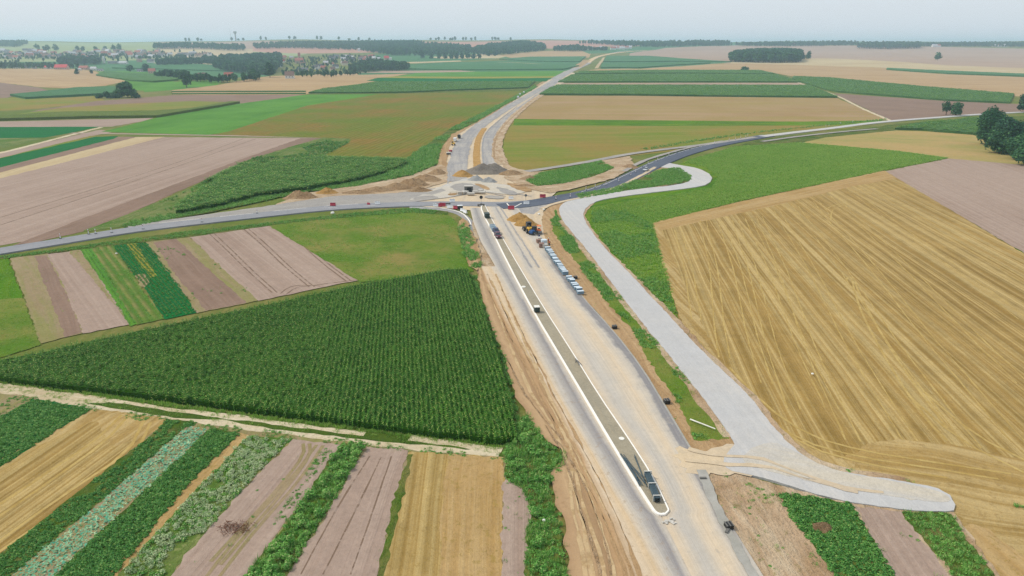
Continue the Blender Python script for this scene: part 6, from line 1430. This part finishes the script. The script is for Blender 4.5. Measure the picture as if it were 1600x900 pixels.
crate(841.5, 381, ROADH + .1, (1.3, 1.2, .9), 'brick', 'brown brick pallet, the one nearer the tractor', 'brick_pallet', 'pallet', lid=None)
crate(846, 388, ROADH - .1, (1.5, 1.4, 1.1), 'brick', 'brown brick pallet, the one nearer the kerb row', 'brick_pallet', 'pallet')
crate(843, 376, ROADH, (1.4, 1.2, .6), 'stone', 'low grey stone pack below the small machine', 'stone_pallet', 'pallet')

# pipe stacks on the median
def pipe_stack(px, py, rz, L, nx_, nz_, r, label, mats=('pipe', 'pipeend'), z=None, frames=3):
    t = empty('pipe_stack', at(px, py, ZM if z is None else z), rz)
    for k in range(nz_):
        for j in range(nx_):
            y = (j - (nx_ - 1) / 2) * r * 2.05; zz = .14 + r + k * r * 2.02
            pb = MB().tube((-L / 2, y, zz), (L / 2, y, zz), r, n=10).build('pipe', PM[mats[0]], t)
            MB().tube((-L / 2 - .012, y, zz), (-L / 2 - .002, y, zz), r * .86, n=10).tube((L / 2 + .002, y, zz), (L / 2 + .012, y, zz), r * .86, n=10).build('pipe_end', PM[mats[1]], pb)
    W_, Hh = nx_ * r * 2.1 + .1, nz_ * r * 2.05 + .12
    for k in range(frames):
        x = -L / 2 + .35 + (L - .7) * k / max(1, frames - 1) if frames > 1 else 0
        f = MB().box((x, -W_ / 2 - .04, Hh / 2 + .07), (.12, .08, Hh + .14)).box((x, W_ / 2 + .04, Hh / 2 + .07), (.12, .08, Hh + .14)).box((x, 0, .06), (.12, W_, .12)).box((x, 0, Hh + .16), (.12, W_ + .16, .08))
        f.build('strap', PM['strap'], t)
    return tag(t, label, 'pipe stack')
PH = head((1010, 745), (1026, 788))
pipe_stack(1018.3, 769, PH, 6.0, 5, 4, .075, 'stack of dark pipes held by white wooden frames at the near end of the median', frames=3)
pipe_stack(771, 361, ROADH, 5.5, 7, 4, .11, 'pale blue-grey stack of pipes behind the navy car on the median', ('wrapdk', 'wrap'))
t = empty('loose_pipes', at(990, 742, ZM), 0)
o0 = P(990, 742)
fan_ = [((968, 714), (1003, 763)), ((969, 716), (1001, 765)), ((970, 715), (1006, 761)), ((972, 720), (996, 757)), ((973, 718), (1008, 758)), ((975, 722), (1000, 762)), ((976, 721), (1004, 765)), ((991, 717), (1007, 760)), ((991, 719), (1010, 768)), ((971, 719), (995, 754)), ((974, 716), (1009, 763)), ((978, 724), (999, 766))]
for i, (a, b) in enumerate(fan_):
    A, B = P(*a), P(*b)
    MB().tube((A[0] - o0[0], A[1] - o0[1], .06 + .03 * (i % 4)), (B[0] - o0[0], B[1] - o0[1], .08 + .05 * (i % 5)), .05, n=8).build('pipe', PM['pipe'], t)
tag(t, 'fan of loose thin dark pipes spilling beside the framed pipe stack', 'pipes')
o = MB().lathe([(.42, 0), (.42, .04), (.38, .06)], n=20).build('manhole_cover', PM['palestone']); o.location = at(971, 690, ZM); tag(o, 'pale round manhole cover on the median above the loose pipes', 'manhole cover')
o = MB().lathe([(.55, 0), (.5, .12), (.2, .16)], n=16).build('manhole_cover', PM['palestone']); o.location = at(818, 451.5, ZM); tag(o, 'pale flat manhole cover on the median, well above the white-topped box', 'manhole cover')
t = empty('rubble', at(1046, 818, ZR)); 
for k in range(14): MB().box((R(-1, 1), R(-.5, .5), .08), (R(.15, .5), R(.15, .4), R(.08, .2)), R(0, 3), bev=.02).build('stone', PM['stone'], t)
tag(t, 'small pile of broken stones beside the rounded end of the median', 'rubble')
o = MB().box((0, 0, .12), (2.6, .16, .1)).box((.3, .25, .1), (2.0, .12, .1), .15).box((-.4, -.2, .08), (1.2, .1, .08), -.3).build('timber_scraps', PM['stonedk']); o.location = at(902, 570, ZM); o.rotation_euler.z = ROADH; tag(o, 'dark timber scraps at the right kerb of the median', 'timber')
# drain shafts in the bank
def drain(px, py, label, s=1.0, z=.35):
    t = empty('drain_shaft', at(px, py, z - .15), ROADH); t.scale = (s, s, s)
    MB().box((0, 0, .35), (.9, .9, .7), bev=.03).build('shaft', PM['black'], t); MB().box((0, 0, .72), (.96, .14, .06)).box((0, .4, .72), (.96, .14, .06)).box((0, -.4, .72), (.96, .14, .06)).build('grate', PM['stonedk'], t)
    return tag(t, label, 'drain shaft', 'black drain shafts along the right road edge')
drain(899, 437, 'black drain shaft on the bank beside the kerb pallets'); drain(960, 515, 'black drain shaft on the bank, below the end of the pallet row')
drain(1041.5, 632, 'black drain shaft beside the grassy end of the bank'); drain(1138, 828, 'black drain shaft by the concrete gutter at lower right', 1.0)
o = MB().box((0, 0, .15), (1.1, .35, .2), bev=.03).build('concrete_block', PM['stonedk']); o.location = at(1136, 834, .4); o.rotation_euler.z = 1; tag(o, 'low grey block before the drain shaft in the gutter', 'block')
o = MB().box((0, 0, .1), (.9, .3, .16), bev=.03).build('concrete_block', PM['stonedk']); o.location = at(1098, 752, .45); tag(o, 'small dark block at the top of the concrete gutter', 'block')
# person at the kerb row
def person(px, py, rz, label, z):
    t = empty('person', at(px, py, z), rz)
    J = [(0, 0, .95), (0, 0, 1.25), (0, 0, 1.48), (0, 0, 1.56), (.02, 0, 1.70), (0, .11, .9), (.06, .13, .48), (0, .14, .06), (.12, .14, .03), (0, -.11, .9), (-.04, -.13, .48), (-.1, -.14, .06), (.02, -.14, .03),
         (0, .2, 1.42), (.05, .28, 1.15), (.2, .25, .98), (.27, .24, .93), (0, -.2, 1.42), (.08, -.28, 1.16), (.24, -.2, 1.02), (.31, -.18, .98)]
    E = [(0, 1), (1, 2), (2, 3), (3, 4), (0, 5), (5, 6), (6, 7), (7, 8), (0, 9), (9, 10), (10, 11), (11, 12), (2, 13), (13, 14), (14, 15), (15, 16), (2, 17), (17, 18), (18, 19), (19, 20)]
    rr = [.15, .16, .13, .06, .105, .1, .075, .05, .045, .1, .075, .05, .045, .07, .05, .04, .035, .07, .05, .04, .035]
    me = bpy.data.meshes.new('body'); me.from_pydata(J, E, []); me.materials.append(PM['trouser'])
    b = link('body', me, None, t); sk = b.modifiers.new('skin', 'SKIN'); b.modifiers.new('sub', 'SUBSURF').levels = 1
    for i, v in enumerate(me.skin_vertices[0].data): v.radius = (rr[i], rr[i]); v.use_root = (i == 0)
    MB().lathe([(.17, 1.0), (.21, 1.2), (.2, 1.42), (.1, 1.5)], n=12).build('vest', PM['hivis'], t); MB().lathe([(.115, 1.70), (.12, 1.76), (.07, 1.84)], (.02, 0, 0), n=12).build('helmet', PM['whitep'], t)
    return tag(t, label, 'person')
person(857, 383, 2.6, 'worker in dark clothes standing at the head of the kerb pallet row', .35)
person(858.5, 386.5, .6, 'second worker beside the first, leaning towards the kerb pallets', .35)
# stones and timber inside the junction
for i, (x, y, sx, lb) in enumerate([(720.5, 304.8, 2.6, 'leftmost'), (727, 303.5, 2.6, 'second'), (736, 306.3, 2.8, 'third'), (743, 303.5, 2.4, 'fourth'), (752.5, 304, 3.0, 'rightmost'), (751, 301, 2.0, 'hindmost')]):
    t = empty('stone_pallet', at(x, y, .48), R(-.4, .4))
    MB().box((0, 0, .5), (sx, 1.5, .7), bev=.05).build('slab_pack', PM['stone'], t); MB().box((0, 0, .08), (sx * .95, 1.4, .14)).build('pallet', PM['wood'], t)
    tag(t, '%s grey paving slab pack around the dark container in the junction' % lb, 'slab pack', 'paving slab packs in the junction')
t = empty('container', at(732.5, 301.5, .48), .05); MB().box((0, 0, 1.2), (3.4, 2.0, 2.1), bev=.05).build('box', PM['stonedk'], t); MB().box((.2, -1.03, 1.1), (1.7, .05, 1.5)).build('opening_shade', PM['black'], t); MB().box((0, 0, 2.32), (3.5, 2.1, .12)).build('roof', PM['stone'], t); tag(t, 'dark open container in the middle of the slab packs', 'container')  # black panel on the closed box paints the shade of an open inside
t = empty('guard_rail', at(713, 306, .48), .1); m_ = MB()
for x in (-2.4, 0, 2.4): m_.box((x, 0, .5), (.15, .15, 1.2))
m_.box((0, 0, 1.0), (5.0, .1, .12)).build('rail', PM['wood'], t); tag(t, 'low wooden guard rail left of the slab packs', 'rail')
# barriers
def barrier(px, py, rz, colour, label, s=1.0, z=.5, dark=False):
    t = empty('traffic_barrier', at(px, py, z), rz); s *= .72; t.scale = (s, s, s)
    MB().prism([(-.28, 0), (.28, 0), (.26, .25), (.12, .5), (.09, 1.0), (-.09, 1.0), (-.12, .5), (-.26, .25)], -.9, .9).build('shell', PM[colour], t)
    MB().tube((0, -.5, 1.0), (0, -.5, 1.06), .07).tube((0, .5, 1.0), (0, .5, 1.06), .07).build('cap', PM['black'], t)
    return tag(t, label, 'traffic barrier', 'water-filled traffic barriers of the junction')
for x, y, a, c_, lb, s in [
    (520.5, 323.5, 1.5, 'redp', 'red barrier standing alone on the left arm of the side road', 1.5), (576, 321.5, 1.2, 'redp', 'narrow red barrier between the lone red one and the junction', .9), (590, 321, 1.5, 'whitep', 'white barrier right of the narrow red one', 1.4),
    (681, 324.6, 1.5, 'whitep', 'white barrier at the left end of the kerb curve', 1.4), (686.5, 324.6, 1.5, 'redp', 'dull red barrier next to the white one on the kerb curve', 1.5), (691.5, 324.2, 1.5, 'redp', 'bright red barrier, taller than the dull red one beside it', 1.7),
    (703, 327, 1.3, 'whitep', 'white barrier in the middle of the kerb curve', 1.5), (712.5, 328.5, 1.2, 'redp', 'red barrier right of the middle of the kerb curve', 1.5), (722.5, 332.3, .8, 'whitep', 'white barrier before the end of the kerb curve', 1.4), (727, 334.8, .6, 'whitep', 'last white barrier at the end of the kerb curve', 1.5),
    (706.7, 317.5, 1.5, 'whitep', 'white barrier on the far side of the side road, above the kerb curve', 1.5), (798.7, 329, 1.5, 'redp', 'red barrier at the tip of the triangular island', 1.7), (822.5, 321, 1.5, 'whitep', 'white barrier at the eastern corner of the triangular island', 1.6),
    (798.5, 313, 1.5, 'whitep', 'white barrier on the far side of the road, above the triangular island', 1.4), (848, 310.5, 1.5, 'redp', 'red barrier on the right arm of the side road', 1.7)]:
    barrier(x, y, a, c_, lb, s)
crate(719, 329.5, .2, (1.8, 1.2, 1.2), 'black', 'black box with a white top on the kerb curve', 'box', 'box', .5, lid='whitep')
for (a, b, lb) in (((690, 322), (704, 321.5), 'left'), ((746, 324), (757, 323), 'right')):
    A, B = P(*a), P(*b); L = math.hypot(A[0] - B[0], A[1] - B[1]); t = empty('road_plate', ((A[0] + B[0]) / 2, (A[1] + B[1]) / 2, .5), head(a, b))
    MB().box((0, 0, .35), (L, .12, .5)).build('board', PM['stonedk'], t); MB().box((-L * .4, 0, .15), (.2, .6, .3)).build('foot', PM['black'], t); MB().box((L * .4, 0, .15), (.2, .6, .3)).build('foot', PM['black'], t)
    tag(t, 'long low grey board on feet, %s one of two across the junction' % lb, 'barrier board')
t = empty('road_sign', at(752, 321, .5), 0); MB().tube((0, 0, 0), (0, 0, 2.4), .05).build('post', PM['steel'], t); MB().tube((0, -.03, 2.5), (0, .03, 2.5), .62, n=20).build('sign_plate', PM['black'], t); MB().box((0, 0, .1), (.8, .5, .2), bev=.05).build('foot', PM['black'], t); tag(t, 'round sign seen dark from behind at the head of the median', 'road sign')
t = empty('road_sign', at(821.5, 317, .5), 0); MB().tube((0, 0, 0), (0, 0, 2.2), .05).build('post', PM['steel'], t); MB().tube((0, -.03, 2.3), (0, .03, 2.3), .5, n=16).build('sign_plate', PM['steel'], t); tag(t, 'small grey sign behind the white barrier of the triangular island', 'road sign')
kerbline('kerb', [(792, 320), (799, 328.5), (815, 320)], .3, .15, M['kerb'], .48)
# delineator posts
posts = [(868.7, 313.5), (891, 310), (915.5, 299), (930, 295), (946.7, 291), (966.7, 285.5), (985.5, 276), (993, 271), (1012.5, 258.5), (1027.5, 252), (1045, 245), (1056, 240), (1068.7, 237), (1093, 231), (1116, 226), (1139, 221), (1149, 219.3), (1157, 217.8), (1165, 216), (1168, 214)]
pp = None
def post(i, x, y, lab, grp):
    global pp
    if pp is None:
        pp = empty('marker_post'); MB().tube((0, 0, 0), (0, 0, 1.5), .12, .10, 8).build('post', PM['whitep'], pp); MB().box((0, 0, .05), (.7, .4, .12), bev=.03).build('foot', PM['black'], pp); MB().tube((0, 0, .95), (0, 0, 1.15), .13, n=8).build('band', PM['redp'], pp); o = pp
    else: o = copy_tree(pp)
    o.location = at(x, y, .48); tag(o, lab, 'marker post', grp)
for i, (x, y) in enumerate(posts): post(i, x, y, '%s white marker post along the curved blue-grey road, counted from the junction' % ORD[i], 'white marker posts along the curved road')
for i, (x, y) in enumerate([(95, 375), (139, 368), (150, 367.5), (175, 365.5), (224, 360), (316, 349), (402, 335)]): post(i, x, y, '%s white marker post along the left arm of the side road, counted from the left' % ORD[i], 'white marker posts along the left arm')
for i, (x, y) in enumerate([(1290, 199), (1295, 198.5), (1313, 194.5), (1332, 192.5), (1384, 188)]): post(i, x, y, '%s white marker post on the verge of the far right road, counted from the left' % ORD[i], 'white marker posts on the far right verge')
# field stones and odd bits
def stone(px, py, s, lb, z=.4):
    o = MB().lathe([(s * .6, 0), (s, s * .3), (s * .8, s * .8), (s * .3, s)], n=7).build('stone', PM['palestone']); o.location = at(px, py, z); o.rotation_euler = (R(-.2, .2), R(-.2, .2), R(0, 6)); tag(o, lb, 'stone')
stone(730 / 4, 399, .35, 'small white stone in the row crop beyond the maize'); stone(849.5, 818 / 1 if False else 330, .5, 'pale stone lump on the bank above the white service road bend'); stone(842, 337, .5, 'pale stone lump on the bank nearest the orange sand heap')
stone(520, 335.5, .7, 'white stone on the verge above the olive meadow'); stone(1269, 588, .25, 'tiny white stone in the big golden field'); stone(849.5, 818, .22, 'tiny white stone on the sandy bank at bottom')
t = empty('pole', at(1096, 662, .4), .0); A, B = P(1078, 660), P(1117, 676)
MB().tube((A[0] - t.location.x, A[1] - t.location.y, .15), (B[0] - t.location.x, B[1] - t.location.y, .25), .12, .08, 7).build('trunk', PM['palestone'], t); tag(t, 'bleached pole lying across the green end of the bank', 'pole')
for (x, y, h, lb) in ((1054, 214 + 2, 6, None),): pass

# ================================================================== HAZE
hm = bpy.data.materials.new('pale_summer_haze'); hm.use_nodes = True; hn = hm.node_tree; hn.nodes.clear()
pv = hn.nodes.new('ShaderNodeVolumePrincipled'); pv.inputs['Color'].default_value = (.60, .83, 1.0, 1); pv.inputs['Density'].default_value = 1.4e-4; pv.inputs['Anisotropy'].default_value = .2
ho = hn.nodes.new('ShaderNodeOutputMaterial'); hn.links.new(pv.outputs[0], ho.inputs['Volume'])
hb = MB().box((0, 6790, 54), (28200, 14600, 152)); haze = hb.build('haze', hm)
tag(haze, kind='stuff')
